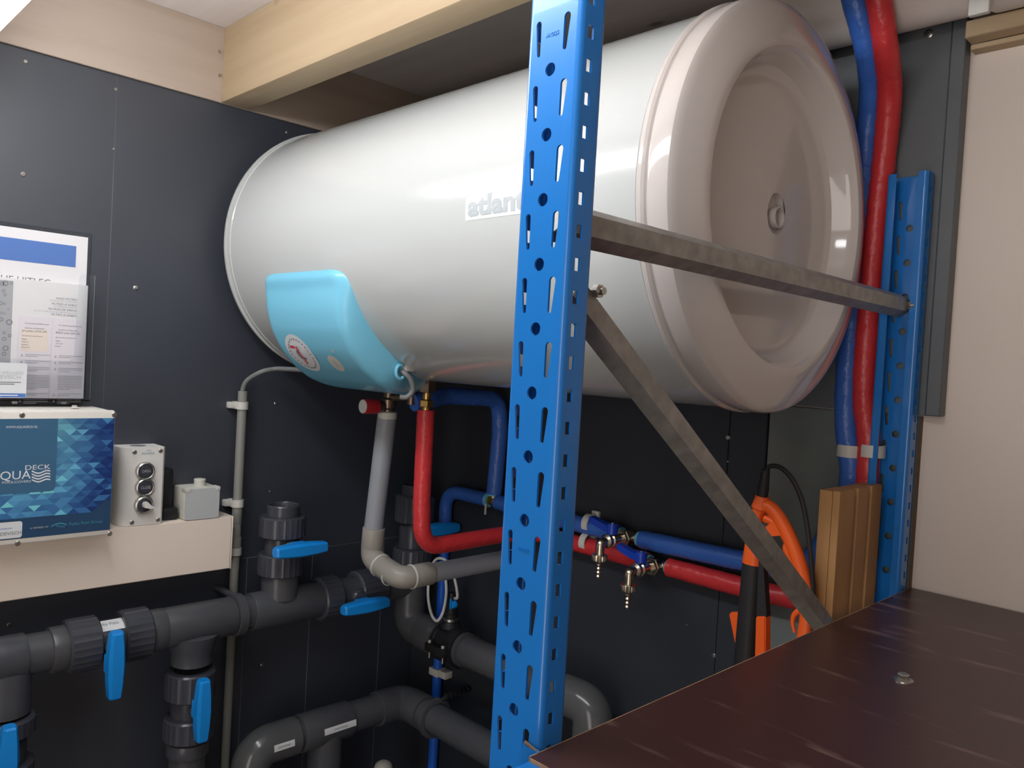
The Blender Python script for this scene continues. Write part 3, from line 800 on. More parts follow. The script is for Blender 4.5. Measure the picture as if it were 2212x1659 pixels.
# ---- junction box and the black device between them
jb = thing('junction_box', 'small square grey junction box standing on the end of the trunking', 'junction box', (.03, -.585, ZTR))
YJ0, YJ1, ZJ = -.6165, -.5505, 1.2275; XJ = .059
obj('body', box(new(), (.0005, YJ0, ZTR + .0004), (XJ - .004, YJ1, ZJ), .003), 'jb_lt', jb)
bm = new(); prism(bm, rrect(YJ1 - YJ0 - .001, ZJ - ZTR - .002, .004, 4), (XJ - .0038, (YJ0 + YJ1)/2, (ZTR + ZJ)/2), (0, 1, 0), (0, 0, 1), (1, 0, 0), .0042); obj('lid', bm, 'jb', jb)
for y0, y1 in ((YJ0 - .0008, YJ0 + .010), (YJ1 - .0085, YJ1 + .0008)):
    bm = new(); box(bm, (XJ - .02, y0, ZJ - .007), (XJ + .0013, y1, ZJ + .0012), .0015); obj('lid_clip', bm, 'clip', jb)
p = hit(423, 1047, 2, ZJ); bm = new(); rev(bm, (.03, p.y + .002, ZJ), (0, 0, 1), [(0, 0), (.0115, 0), (.0105, .008), (.011, .009), (.011, .0125), (.010, .0135), (0, .0135)], 28); obj('gland_cap', bm, 'jb_lt', jb)
dv = thing('wall_sensor', 'slim black device on the wall behind the push button station', 'sensor', (.01, -.637, ZTR))
obj('body', box(new(), (.0005, -.645, ZTR + .002), (.022, -.625, 1.262), .005), 'blk', dv)
obj('base', box(new(), (.0005, -.650, ZTR + .0005), (.04, -.621, 1.19), .004), 'blk', dv)

# ---- wall conduit with its clips and the cable up to the heater
XCO, YCO = .021, -.4945
cn = thing('conduit', 'thin grey conduit pipe running down the left wall beside the trunking end', 'conduit', (XCO, YCO, 0.3))
zt = hit(530, 845, 0, XCO).z
obj('pipe', cyl(new(), (XCO, YCO, 1.05), (XCO, YCO, zt), .0092, 20), 'conduit', cn)
obj('pipe', cyl(new(), (XCO, YCO, 0.02), (XCO, YCO, 1.09), .0085, 20), 'conduit', cn)
for z0_, z1_, r in ((hit(511, 1130, 0, XCO).z, hit(511, 1085, 0, XCO).z, .0100), (hit(509, 1200, 0, XCO).z, hit(509, 1160, 0, XCO).z, .0108)):
    obj('coupling', cyl(new(), (XCO, YCO, z0_), (XCO, YCO, z1_), r, 20, .0008), 'conduit', cn)
for px, py in ((522, 876), (512, 1087), (512, 1190)):
    z = hit(px, py, 0, XCO).z; bm = new()
    box(bm, (.0005, YCO - .0135, z - .0075), (XCO + .002, YCO + .0125, z + .0075), .002); cyl(bm, (XCO, YCO, z - .0075), (XCO, YCO, z + .0075), .0122, 20)
    box(bm, (.0005, YCO - .024, z - .006), (.016, YCO - .012, z + .0065), .0015); obj('clip', bm, 'clip', cn)
cbl = new(); a = Vector((XCO, YCO, zt - .02)); e = hit(615, 797, 1, -.44)
tube(cbl, smooth_path([a, (XCO, YCO, zt + .004), (XCO + .012, YCO + .004, zt + .024), hit(566, 803, 1, -.475), hit(595, 797, 1, -.45), e, e + Vector((.05, .03, .0))], 8), .0048, 12)
tag(obj('power_cable', cbl, 'cable'), 'grey cable bending from the conduit top into the blue cover', 'cable')

# ================================================================== BROCHURE HOLDER, PAPERS
XH = .004
hy0, hy1 = -1.005, hit(190, 600, 0, .012).y; hz0, hz1 = hit(182, 866, 0, .012).z, hit(192, 508, 0, .012).z
bh = thing('brochure_holder', 'clear acrylic brochure holder screwed to the black wall above the control box', 'brochure holder', (.01, -.9, hz0))
bm = new(); box(bm, (.0005, hy0 - .002, hz0), (.0028, hy1 + .006, hz1 + .0035), .0006, 1); obj('back_plate', bm, 'acrylic', bh)
bm = new(); box(bm, (.0030, hy0, hz0), (.030, hy1 + .006, hz0 + .0025), .0005, 1); obj('tray', bm, 'acrylic', bh)
pk_y = hit(170, 620, 0, .03).y; pk_z = hit(170, 592, 0, .03).z; pk_b = hit(100, 778, 0, .03).z
bm = new(); pts = [(hy1 + .0055, hz0 + .003), (hy1 + .0055, pk_z), (pk_y + .006, pk_z), (pk_y, pk_z - .006), (pk_y - .003, pk_b + .008), (pk_y - .010, pk_b), (hy0, pk_b), (hy0, hz0 + .003)]
prism(bm, pts, (.0302, 0, 0), (0, 1, 0), (0, 0, 1), (1, 0, 0), .0012); obj('pocket_front', bm, 'acrylic', bh, 20)
for px, py in ((34, 869), (140, 866)):
    p = hit(px, py, 0, .015); bm = new(); box(bm, (.004, p.y - .004, hz0 - .006), (.012, p.y + .004, hz0 - .0004), .001, 1); obj('foot', bm, 'clip', bh)


def sheet(name, label, cat, x, th, y0, y1, z0, z1, m, r=.0):
    t = thing(name, label, cat, (x, (y0 + y1)/2, z0)); obj('pages', box(new(), (x, y0, z0), (x + th, y1, z1), .0003, 1), m, t); return t, onx(x + th + .0003)


t, f0 = sheet('booklet', 'white booklet with a wide blue bar rearmost in the acrylic holder', 'booklet', .0032, .004, hy0 + .003, hit(189, 560, 0, .008).y, hz0 + .0035, hit(189, 513, 0, .008).z, 'paper')
a, b = hit(165, 532, 0, .0075), hit(165, 578, 0, .0075)
bm = new(); quad(bm, f0, hy0 + .016, b.z, a.y, a.z); print_obj('blue_bar', bm, 'printb', t, (1, 0, 0))
p = hit(109, 613, 0, .0075); bm = new(); text(bm, 'TECHNISCHE UITLEG', f0, h=.011, x0=p.y, y0=p.z - .004, align='R'); print_obj('lettering', bm, 'printg', t, (1, 0, 0))
t, f0 = sheet('manual', 'sand filter manual with a grey droplet photo along its left side', 'manual', .0080, .005, hy0 + .002, hit(187, 700, 0, .013).y, hz0 + .004, hit(188, 617, 0, .013).z, 'paper2')
e1 = hit(29, 607, 0, .013); e2 = hit(22, 783, 0, .013)
bm = new(); quad(bm, f0, hy0 + .004, e2.z, (e1.y + e2.y)/2, e1.z); ph = print_obj('cover_photo', bm, 'photo', t, (1, 0, 0))
bm = new(); f1 = onx(.0138)
for px, py, r in ((4, 612, 4), (12, 612, 5), (25, 612, 3), (8, 628, 3), (11, 637, 3), (2, 655, 4), (10, 656, 2.5), (18, 668, 2), (4, 676, 2.5), (10, 677, 2), (20, 696, 6), (9, 719, 3), (9, 732, 4), (21, 725, 3.5), (12, 752, 5.5), (9, 764, 4), (3, 690, 4)):
    p = hit(px, py, 0, .0138); rr = r*.00082; n = 12
    for k in range(n):
        a, b = 2*PI*k/n, 2*PI*(k + 1)/n
        poly(bm, f1, [(p.y + rr*q*math.cos(c), p.z + rr*q*math.sin(c)) for q, c in ((.62, a), (1, a), (1, b), (.62, b))])
print_obj('droplets', bm, 'drop', ph, (1, 0, 0))
for py, s, bold, x0 in ((648, 'SAND FILTERS', 1, 121), (653, 'HIGH SPEED FILTERING', 0, 107), (660, 'FILTRES A SABLE', 1, 112), (665, 'A PRESSION RAPIDE', 0, 117), (671.5, 'FILTROS DE ARENA', 1, 105), (677, 'DE ALTA VELOCIDAD DE FILTRACION', 0, 74), (683, 'FILTRO A SABBIA', 1, 111)):
    p = hit(166, py + .6, 0, .0133); q = hit(x0, py, 0, .0133); bm = new(); text(bm, s, f0, w=p.y - q.y, h=.0034 if bold else .0026, x0=p.y, y0=p.z - .0012, align='R'); print_obj('lettering', bm, 'printg' if bold else 'printlg', t, (1, 0, 0))
# two data sheets in front of the manual
for i, (xa, xb, yt, warm) in enumerate(((40, 112, 682, 1), (113, 183, 687, 0))):
    x = .0136 + i*.0004; A = hit(xa, yt, 0, x); B = hit(xb, yt + 6, 0, x)
    lab = ('left white data sheet with a peach printed block in the acrylic holder', 'right white data sheet with plain print in the acrylic holder')[i]
    t = thing('data_sheet', lab, 'paper', (x, (A.y + B.y)/2, hz0), 'data sheets in the holder')
    yB = (A.y if i else A.y, B.y); obj('page', box(new(), (x, A.y, hz0 + .004), (x + .0003, B.y, (A.z + B.z)/2)), 'paperl', t, 0)
    f0 = onx(x + .0005); f2 = onx(x + .0008); Wd = B.y - A.y; z0_ = (A.z + B.z)/2; Hh = z0_ - hz0 - .004
    if warm: bm = new(); quad(bm, f0, A.y + Wd*.1, z0_ - Hh*.42, A.y + Wd*.9, z0_ - Hh*.15); print_obj('tinted_block', bm, 'peach', t, (1, 0, 0))
    bm = new(); text(bm, 'Kurzanleitung Elektroden', f2, w=Wd*.72, h=.0022, x0=A.y + Wd*.2, y0=z0_ - Hh*.088)
    text(bm, 'Anschluss an Messwasser', f2, w=Wd*.6, h=.0022, x0=A.y + Wd*.19, y0=z0_ - Hh*.145)
    text(bm, 'pH probe LONG LIFE' if warm else 'REDOX sonde LONG LIFE', f2, w=Wd*.74, h=.0032, x0=A.y + Wd*.12, y0=z0_ - Hh*.185)
    text(bm, 'Sensorkennung Datum', f2, w=Wd*.62, h=.002, x0=A.y + Wd*.12, y0=z0_ - Hh*.24)
    for k, s in enumerate(('Offset', '7,00 mV', 'Steilheit', '59,16 mV') if warm else ('Offset', '-0,75 mV', 'Datum')):
        text(bm, s, f2, h=.0022, x0=A.y + Wd*.12, y0=z0_ - Hh*(.285 + k*.033))
    print_obj('lettering', bm, 'printg', t, (1, 0, 0))
    bm = new(); y = .46
    for blk in (2, 2, 3, 9, 2, 3):
        if blk > 1 and blk != 9:
            c = z0_ - Hh*(y + .012); poly(bm, f2, [(A.y + Wd*.1, c - .002), (A.y + Wd*.18, c - .002), (A.y + Wd*.14, c + .002)])
        for k in range(blk):
            quad(bm, f2, A.y + Wd*.24, z0_ - Hh*y - .0005, A.y + Wd*(.98 if k < blk - 1 else .62), z0_ - Hh*y + .0005); y += .021
        y += .036
    print_obj('text_lines', bm, 'printlg', t, (1, 0, 0))
a, b = hit(59, 785, 0, .0325), hit(58, 860, 0, .0325); Wc = .085
bc = thing('business_card', 'white business card with a blue bottom band at the holder front', 'card', (.033, a.y - Wc/2, b.z))
bm = new(); prism(bm, rrect(Wc, a.z - b.z, .004, 4, a.y - Wc/2, (a.z + b.z)/2), (.0325, 0, 0), (0, 1, 0), (0, 0, 1), (1, 0, 0), .0004); obj('card', bm, 'label', bc, 0)
zz = hit(58, 850, 0, .0325).z; bm = new(); quad(bm, onx(.0333), a.y - Wc + .001, b.z + .001, a.y - .001, zz); print_obj('blue_band', bm, 'printb', bc, (1, 0, 0))
fc = onx(.0333); p = hit(44, 819, 0, .0325); bm = new(); text(bm, 'R DEVISCH', fc, h=.0064, x0=p.y, y0=p.z, align='R'); q = hit(50, 809, 0, .0325); text(bm, 'ZWEMBADEN | WELLNESS', fc, h=.0046, x0=q.y, y0=q.z, align='R'); print_obj('lettering', bm, 'printlg', bc, (1, 0, 0))
bm = new()
for py, x1 in ((826, 45), (830, 31)): p = hit(x1, py, 0, .0325); quad(bm, fc, a.y - Wc*.8, p.z - .0006, p.y, p.z + .0006)
print_obj('text_lines', bm, 'printg', bc, (1, 0, 0))
bm = new(); p = hit(38, 854, 0, .0325); quad(bm, onx(.0336), a.y - .045, p.z - .0008, p.y, p.z + .0008); quad(bm, onx(.0336), a.y - .053, p.z - .0014, a.y - .05, p.z + .0014); print_obj('text_lines', bm, 'printw', bc, (1, 0, 0))

# ================================================================== DARK PVC PIPEWORK
XM, ZM = .095, .982; PR = .0325


def nut(bm, o, d, L, r=.0455, inner=.030):
    rev(bm, o, d, [(inner, 0), (r - .004, 0), (r, .003), (r, L - .003), (r - .004, L), (inner, L)], 48, rib=(24, .0016, r - .001))


def valve(o, d, hd, label, hpx, hX=None, lens=(.030, .044, .030), open_top=False, sock=.022, hang=None):
    """union ball valve: o = start point, d = flow axis, hd = handle direction; hpx = photo pixel of handle centre"""
    o = Vector(o); d = Vector(d).normalized(); L = sum(lens)
    t = thing('ball_valve', label, 'valve', o + d*L/2, 'ball valves on the dark pipework')
    bm = new(); rev(bm, o - d*.001, d, [(.0, .004), (.031, .004), (.0335, .012), (.0335, L - .010), (.031, L - .003), (0, L - .003)], 36)
    c = o + d*(L/2); rev(bm, c, (1, 0, 0), [(0, 0), (.016, 0), (.016, .040), (.013, .044), (.013, .050), (0, .050)], 24); obj('body', bm, 'valve', t, 35)
    bm = new(); nut(bm, o, d, lens[0]); obj('union_nut', bm, 'valve', t, 25)
    bm = new(); nut(bm, o + d*(lens[0] + lens[1]), d, lens[2]); obj('union_nut', bm, 'valve', t, 25)
    X = XM + .066; h = hit(hpx[0], hpx[1], 0, X); hd = Vector(hd); n = Vector((1, 0, 0)); w = hd.cross(n)
    bm = new(); st_ = []
    for s, wd_, th in ((-.056, .017, .019), (-.053, .020, .024), (-.030, .0245, .028), (0, .027, .030), (.030, .0245, .028), (.053, .020, .024), (.056, .017, .019)):
        ring = []
        for (a, b) in ((-.5, -.28), (-.28, -.5), (.28, -.5), (.5, -.28), (.5, .28), (.34, .5), (-.34, .5), (-.5, .28)):
            ring.append(bm.verts.new(h + hd*s + w*(a*wd_) + n*(b*th)))
        st_.append(ring)
    for A, B in zip(st_, st_[1:]):
        for k in range(8): bm.faces.new((A[k], A[(k+1) % 8], B[(k+1) % 8], B[k]))
    bm.faces.new(st_[0]); bm.faces.new(st_[-1])
    box(bm, h - n*.020 - hd*.016 - w*.0125, h - n*.010 + hd*.016 + w*.0125, .003)
    hnd = obj('handle', bm, 'handle', t, 22)
    return t


PIPE = []


def pipe_thing(label, loc): return thing('drain_pipe' if False else 'pvc_pipe', label, 'pipe', loc, None)


def Yx(px): return axis_at(px, (XM, 0, ZM), 1)


mp = pipe_thing('dark grey main pipe line running along the left wall under the trunking', (XM, -.5, ZM))
obj('pipe', cyl(new(), (XM, -1.25, ZM), (XM, Yx(118), ZM), PR, 32), 'pvc', mp)
# socket before / after valve 1
obj('socket', cyl(new(), (XM, Yx(104), ZM), (XM, Yx(146), ZM), .0375, 32, .002), 'pvc', mp)
v1a, v1b = Yx(138), Yx(318)
L1 = v1b - v1a
v1 = valve((XM, v1a, ZM), (0, 1, 0), (0, 0, -1), 'dark valve labelled By Pass with a blue handle hanging down', (249, 1436), lens=(L1*.37, L1*.28, L1*.35))
bm = new(); c = hit(226, 1349, 0, XM + .02); rr = .0338
f_ = lambda u, a: Vector((XM + (rr + .0006)*math.sin(a), u, ZM + (rr + .0006)*math.cos(a)))
ym = (Yx(196) + Yx(262))/2 + .002
for k in range(6): quad(bm, f_, ym - .023, .05 + k*.13, ym + .023, .05 + (k + 1)*.13)
lb = obj('name_label', bm, 'label', v1)
bm = new(); text(bm, 'By Pass', lambda u, v: f_(u, .5 - v/rr) + Vector((.0003, 0, .0003)), w=.026, h=.006, x0=ym - .014, y0=0); print_obj('lettering', bm, 'printg', lb, (1, 0, 1))
obj('socket', cyl(new(), (XM, Yx(312), ZM), (XM, Yx(352), ZM), .0375, 32, .002), 'pvc', mp)
# tee with branch down at px 410
ytd = Yx(418)
bm = new(); cyl(bm, (XM, Yx(345), ZM), (XM, Yx(500), ZM), .0365, 32, .002); rev(bm, (XM, ytd, ZM), (0, 0, -1), [(0, .01), (.046, .02), (.040, .045), (.0365, .055), (.0365, .074), (0, .074)], 32)
obj('tee', bm, 'pvc', mp, 35)
obj('pipe', cyl(new(), (XM, Yx(490), ZM), (XM, Yx(560), ZM), PR, 32), 'pvc', mp)
yc = Yx(512); bm = new(); rev(bm, (XM, yc - .010, ZM), (0, 1, 0), [(.0335, 0), (.0405, .001), (.0405, .016), (.0335, .017)], 36); box(bm, (.0005, yc - .007, ZM + .028), (XM - .02, yc + .006, ZM + .036), .002); box(bm, (.0005, yc - .007, ZM - .034), (XM - .02, yc + .006, ZM - .026), .002); obj('pipe_clamp', bm, 'pvc', mp)
# tee with branch up at px 604
ytu = Yx(602)
bm = new(); cyl(bm, (XM, Yx(538), ZM), (XM, Yx(690), ZM), .0365, 32, .002); rev(bm, (XM, ytu, ZM), (0, 0, 1), [(0, .01), (.0365, .02), (.0365, .072), (.0345, .073), (.032, .073), (.032, .085), (0, .085)], 32)
obj('tee', bm, 'pvc', mp, 35)
v2a, v2b = Yx(684), Yx(818); L2 = v2b - v2a
valve((XM, v2a, ZM), (0, 1, 0), (0, 1, 0), 'valve in the main pipe with a level blue handle below the grey elbow', (790, 1309), lens=(L2*.28, L2*.3, L2*.42))
obj('pipe', cyl(new(), (XM, v2b - .01, ZM), (XM, -.085, ZM), PR, 32), 'pvc', mp)
zb = hit(603, 1240, 0, XM).z; ztp = hit(603, 1114, 0, XM).z
LU = ztp - zb
v3 = valve((XM, ytu, zb), (0, 0, 1), (0, 1, 0), 'upright valve with an open top and a level blue handle beside the conduit', (650, 1187), lens=(LU*.37, LU*.27, LU*.36))
bm = new(); zo = ztp - .004; rev(bm, (XM, ytu, zo), (0, 0, 1), [(.0255, -.03), (.0325, -.03), (.0325, .024), (.031, .0265), (.0285, .0265), (.0270, .024), (.0262, -.02), (0, -.02)], 36); obj('open_end', bm, 'valve', v3, 30)
zn1 = hit(410, 1446, 0, XM).z; zn2 = hit(405, 1592, 0, XM).z; LD = zn1 - zn2
valve((XM, ytd, zn1), (0, 0, -1), (0, 0, -1), 'valve on the middle down pipe with a blue handle hanging down', (437, 1534), lens=(LD*.4, LD*.27, LD*.33))
obj('pipe', cyl(new(), (XM, ytd, 0.0), (XM, ytd, zn2 + .01), PR, 32), 'pvc', mp)
obj('socket', cyl(new(), (XM, ytd, zn2 - .03), (XM, ytd, zn2 - .004), .038, 32, .002), 'pvc', mp)
# leftmost branch
ytl = Yx(14)
bm = new(); cyl(bm, (XM, ytl - .06, ZM), (XM, Yx(52), ZM), .0365, 32, .002); rev(bm, (XM, ytl, ZM), (0, 0, -1), [(0, .01), (.0365, .02), (.0365, .088), (0, .088)], 32); obj('tee', bm, 'pvc', mp, 35)
zl1 = hit(12, 1546, 0, XM).z
valve((XM, ytl, zl1), (0, 0, -1), (0, 0, -1), 'valve at the lower left corner with a blue handle cut by the frame', (17, 1646), lens=(.03, .044, .03))
obj('pipe', cyl(new(), (XM, ytl, 0), (XM, ytl, zl1 - .1), PR, 32), 'pvc', mp)

# corner riser with its valve, elbow and the run along the back wall
YV = -.098
rp = pipe_thing('dark grey pipe from the corner riser along the back wall behind the rack', (XM, YV, .88))
ZE = .880
pth = fillet([(XM, YV, 1.03), (XM, YV, ZE), (.30, YV, ZE)], .045, 10)
bm = new(); tube(bm, [p for p in pth], .0365, 28); obj('elbow', bm, 'pvc', rp, 35)
obj('socket', cyl(new(), (.150, YV, ZE), (.213, YV, ZE), .0395, 30, .002), 'pvc', rp)
obj('pipe', cyl(new(), (.29, YV, ZE), (.60, YV, ZE), PR, 32), 'pvc', rp)
bm = new(); tube(bm, fillet([(.575, YV, ZE), (.648, YV, ZE), (.648, YV, .77)], .06, 14), .0375, 32); obj('elbow', bm, 'pvc_gloss', rp, 35)
obj('pipe', cyl(new(), (.648, YV, 0), (.648, YV, .775), PR, 32), 'pvc', rp)
zf = hit(893, 1236, 0, XM).z; zft = hit(893, 1068, 0, XM).z; LF = zft - zf
v5 = valve((XM, YV, zf), (0, 0, 1), (0, 1, 0), 'upright valve in the dark corner behind the red hose', (948, 1144), lens=(LF*.33, LF*.32, LF*.35))
bm = new(); rev(bm, (XM, YV, zft - .004), (0, 0, 1), [(.0255, -.03), (.0325, -.03), (.0325, .024), (.031, .0265), (.0285, .0265), (.0270, .024), (.0262, -.02), (0, -.02)], 36); obj('open_end', bm, 'valve', v5, 30)
obj('socket', cyl(new(), (XM, YV, 1.015), (XM, YV, zf + .003), .0345, 30, .002), 'pvc', rp)
# saddle clamp with sensor nipple on that run
x0, x1 = .210, .304
sd = thing('pipe_saddle', 'black bolted saddle clamp with a small fitting on the corner pipe', 'clamp', (.225, YV, ZE))
bm = new(); rev(bm, (x0 + .01, YV, ZE), (1, 0, 0), [(.034, 0), (.0425, .0), (.0425, .008), (.040, .010), (.040, .058), (.0425, .060), (.0425, .068), (.034, .068)], 32)
box(bm, (x0 + .012, YV - .056, ZE - .010), (x0 + .076, YV - .036, ZE + .0085), .003); box(bm, (x0 + .012, YV + .036, ZE - .010), (x0 + .076, YV + .056, ZE + .0085), .003)
obj('band', bm, 'blk', sd, 35)
bm = new(); rev(bm, (.240, YV, ZE + .036), (0, 0, 1), [(0, 0), (.024, 0), (.019, .010), (.0165, .013), (.0165, .030), (.014, .032), (.014, .05), (.011, .054), (.0085, .075), (0, .075)], 24); fit_ = obj('nipple', bm, 'blk', sd, 30)
bm = new(); rev(bm, (.240, YV, ZE + .050), (0, 0, 1), [(.0165, 0), (.0178, .001), (.0178, .006), (.0165, .007)], 28); obj('clamp_ring', bm, 'steel', sd)
for x in (x0 + .022, x0 + .066):
    for y in (YV - .048, YV + .048):
        bm = new(); cyl(bm, (x, y, ZE - .024), (x, y, ZE + .012), .0028, 10); rev(bm, (x, y, ZE + .0085), (0, 0, 1), [(0, 0), (.0052, 0), (.0052, .005), (.004, .0065), (0, .0065)], 6); obj('bolt', bm, 'steel', sd)
p = hit(978, 1306, 1, YV - .012); bm = new(); rev(bm, p + Vector((0, .006, 0)), (0, -1, 0), [(0, 0), (.0085, 0), (.0085, .008), (.007, .010), (0, .010)], 20); box(bm, p + Vector((-.002, -.008, -.009)), p + Vector((.002, -.003, .014)), .001); obj('sampling_knob', bm, 'handle', sd)
# thin hose looped beside it
bm = new(); yh = YV - .05
loop = [Vector((.240, YV, ZE + .10)), hit(988, 1290, 1, YV), hit(982, 1250, 1, YV + .004), hit(968, 1216, 1, YV + .008), hit(950, 1206, 1, YV), hit(936, 1216, 1, YV - .004), hit(927, 1250, 1, YV - .01), hit(925, 1290, 1, YV - .02), hit(932, 1326, 1, YV - .045), hit(944, 1341, 1, YV - .052), hit(957, 1322, 1, YV - .045), hit(964, 1282, 1, YV - .02), hit(962, 1245, 1, YV - .008), hit(956, 1225, 1, YV - .004)]
tube(bm, smooth_path(loop, 8), .0032, 10); tag(obj('thin_hose', bm, 'lip_white'), 'thin pale hose looped beside the blue pipe in the corner', 'hose')

# lower pipe along the left wall, turning at the corner
XL_, ZL_ = .09, .701; YL_ = -.099
lp = pipe_thing('lower dark pipe with two paper labels bending at the corner', (XL_, -.3, ZL_))
ylx = lambda px: axis_at(px, (XL_, 0, ZL_), 1)
yb_ = ylx(578)
bm = new(); tube(bm, fillet([(XL_, ylx(635), ZL_), (XL_, yb_ - .035, ZL_), (XL_, yb_ - .035, ZL_ - .16)], .07, 14), .0385, 32); obj('elbow', bm, 'pvc_gloss', lp, 35)
obj('pipe', cyl(new(), (XL_, yb_ - .035, 0), (XL_, yb_ - .035, ZL_ - .15), PR, 32), 'pvc', lp)
obj('pipe', cyl(new(), (XL_, ylx(625), ZL_), (XL_, ylx(660), ZL_), PR, 32), 'pvc', lp)
bm = new(); cyl(bm, (XL_, ylx(645), ZL_), (XL_, ylx(750), ZL_), .0385, 32, .002); ym_ = (ylx(650) + ylx(750))/2; cyl(bm, (XL_, ym_ + .004, ZL_ - .09), (XL_, ym_ + .004, ZL_), .0365, 28); obj('tee', bm, 'pvc', lp, 35)
obj('pipe', cyl(new(), (XL_, ym_ + .004, 0), (XL_, ym_ + .004, ZL_ - .085), PR, 28), 'pvc', lp)
obj('pipe', cyl(new(), (XL_, ylx(745), ZL_), (XL_, YL_ - .04, ZL_), PR, 32), 'pvc', lp)
bm = new(); tube(bm, fillet([(XL_, YL_ - .075, ZL_), (XL_, YL_, ZL_), (XL_ + .085, YL_, ZL_)], .055, 12), .0375, 32); obj('elbow', bm, 'pvc', lp, 35)
obj('pipe', cyl(new(), (XL_ + .07, YL_, ZL_), (1.0, YL_, ZL_), PR, 32), 'pvc', lp)
xk = axis_at(935, (0, YL_, ZL_), 0); bm = new(); rev(bm, (xk, YL_, ZL_), (1, 0, 0), [(.0335, 0), (.043, .001), (.043, .011), (.0335, .012)], 36); obj('pipe_clamp', bm, 'pvc', lp)
bm = new(); za = ZL_ + .036; tube(bm, smooth_path([(xk + .006, YL_ + .012, za - .002), (xk + .012, YL_ + .035, za + .008), (xk + .02, YL_ + .078, za + .014)], 5), .005, 8)
for k in range(6): s = k/5; box(bm, (xk + .006 + .012*s, YL_ + .025 + .05*s - .0012, za + .004 + .008*s), (xk + .02 + .014*s, YL_ + .025 + .05*s + .0012, za + .0145 + .008*s))
obj('strap_tail', bm, 'blk', lp)
for (px0, px1, word, rr) in ((572, 616, 'skimmer', .0393), (680, 748, 'overloop', .0393)):
    ya, yb2 = ylx(px0), ylx(px1); fn = lambda u, a, rr=rr: Vector((XL_ + rr*math.cos(a), u, ZL_ + rr*math.sin(a)))
    bm = new(); ac = -.02
    for k in range(4): quad(bm, fn, ya, ac + k*.085, yb2, ac + (k + 1)*.085)
    lb = obj('name_label', bm, 'label', lp)
    bm = new(); text(bm, word, lambda u, v, rr=rr, fn=fn: fn(u, ac + .12 + v/rr) + Vector((.0004, 0, .0001)), w=(yb2 - ya)*(.62 if word == 'skimmer' else .42), h=.0055, x0=(ya + yb2)/2, y0=0, align='C'); print_obj('lettering', bm, 'printg', lb, (1, 0, 0))
p = hit(828, 1660, 0, .16); bm = new(); rev(bm, (p.x, p.y, p.z + .016), (0, 0, -1), [(0, 0), (.010, .001), (.0175, .006), (.0205, .014), (.0205, .05), (.0185, .052), (.0185, p.z + .016), (0, p.z + .016)], 28)
tag(obj('capped_pipe', bm, 'drain_joint'), 'capped grey pipe stub rising at the bottom edge of the corner', 'pipe')

# ================================================================== GREY DRAIN PIPE AND SAFETY VALVE
dp = thing('drain_pipe', 'light grey drain pipe dropping from the safety valve and turning to the corner', 'drain pipe', (.25, -.305, 1.1))
pa = hit(836, 902, 1, BY); pbt = hit(806, 1150, 1, BY); pe1 = hit(808, 1190, 1, BY); pe2 = hit(866, 1250, 1, BY - .003)
pc = Vector((pe2.x + .012, -.03, pe2.z + .004))
obj('pipe', cyl(new(), pa, pbt, .0192, 28), 'drain', dp)
obj('socket', cyl(new(), hit(808, 1140, 1, BY), hit(804, 1183, 1, BY), .0225, 28, .001), 'drain_joint', dp)
bm = new(); tube(bm, fillet([hit(804, 1178, 1, BY), hit(804, 1204, 1, BY), hit(828, 1226, 1, BY)], .03, 8), .0222, 24); obj('elbow', bm, 'drain_joint', dp, 35)
d_ = (hit(850, 1244, 1, BY) - hit(815, 1213, 1, BY)).normalized()
for px, py in ((821, 1220), (845, 1240)):
    c = hit(px, py, 1, BY); bm = new(); rev(bm, c, d_, [(.0215, 0), (.0238, .0005), (.0238, .0035), (.0215, .004)], 28); obj('seal_lip', bm, 'lip_white', dp)
obj('elbow', (lambda bm: tube(bm, fillet([hit(826, 1224, 1, BY), pe2, pe2 + (pc - pe2).normalized()*.05], .035, 8), .0222, 24))(new()), 'drain_joint', dp, 35)
dq = (pc - pe2).normalized()
bm = new(); rev(bm, pe2 + dq*.022, dq, [(.0215, 0), (.0238, .0005), (.0238, .0035), (.0215, .004)], 28); obj('seal_lip', bm, 'lip_white', dp)
obj('socket', cyl(new(), pe2 + dq*.024, pe2 + dq*.07, .0225, 28, .001), 'drain_joint', dp)
obj('pipe', cyl(new(), pe2 + dq*.06, pc, .0192, 28), 'drain', dp)

sv = thing('safety_valve', 'brass safety valve with a red knob under the blue heater cover', 'safety valve', (pa.x, BY, pa.z))
bm = new(); zv = hit(838, 878, 1, BY).z; zu = BZ - BR - .004
rev(bm, (pa.x + .003, BY, pa.z + .006), (0, 0, 1), [(0, 0), (.012, 0), (.012, .010), (.015, .014), (.015, .030), (.011, .034), (.011, zu - pa.z - .006), (0, zu - pa.z - .006)], 24); obj('body', bm, 'chrome_dark', sv, 35)
rev(bm := new(), (pa.x + .001, BY, pa.z - .002), (0, 0, 1), [(0, 0), (.019, 0), (.019, .012), (.016, .0145), (0, .0145)], 28); obj('funnel', bm, 'jb_lt', sv)
k0 = hit(824, 879, 1, BY - .02); k0 = Vector((pa.x + .003, BY - .014, zv)); 
bm = new(); cyl(bm, k0, k0 - Vector((0, .016, 0)), .011, 20); obj('neck', bm, 'chrome_dark', sv)
bm = new(); rev(bm, k0 - Vector((0, .014, 0)), (0, -1, 0), [(0, 0), (.0145, 0), (.0155, .002), (.0155, .030), (.014, .032), (0, .032)], 32, rib=(32, .0008, .0153)); obj('knob', bm, 'redknob', sv, 30)
bm = new(); rev(bm, k0 - Vector((0, .0455, 0)), (0, -1, 0), [(0, 0), (.0135, 0), (.0128, .0018), (0, .0024)], 28); obj('knob_cap', bm, 'lip_white', sv)
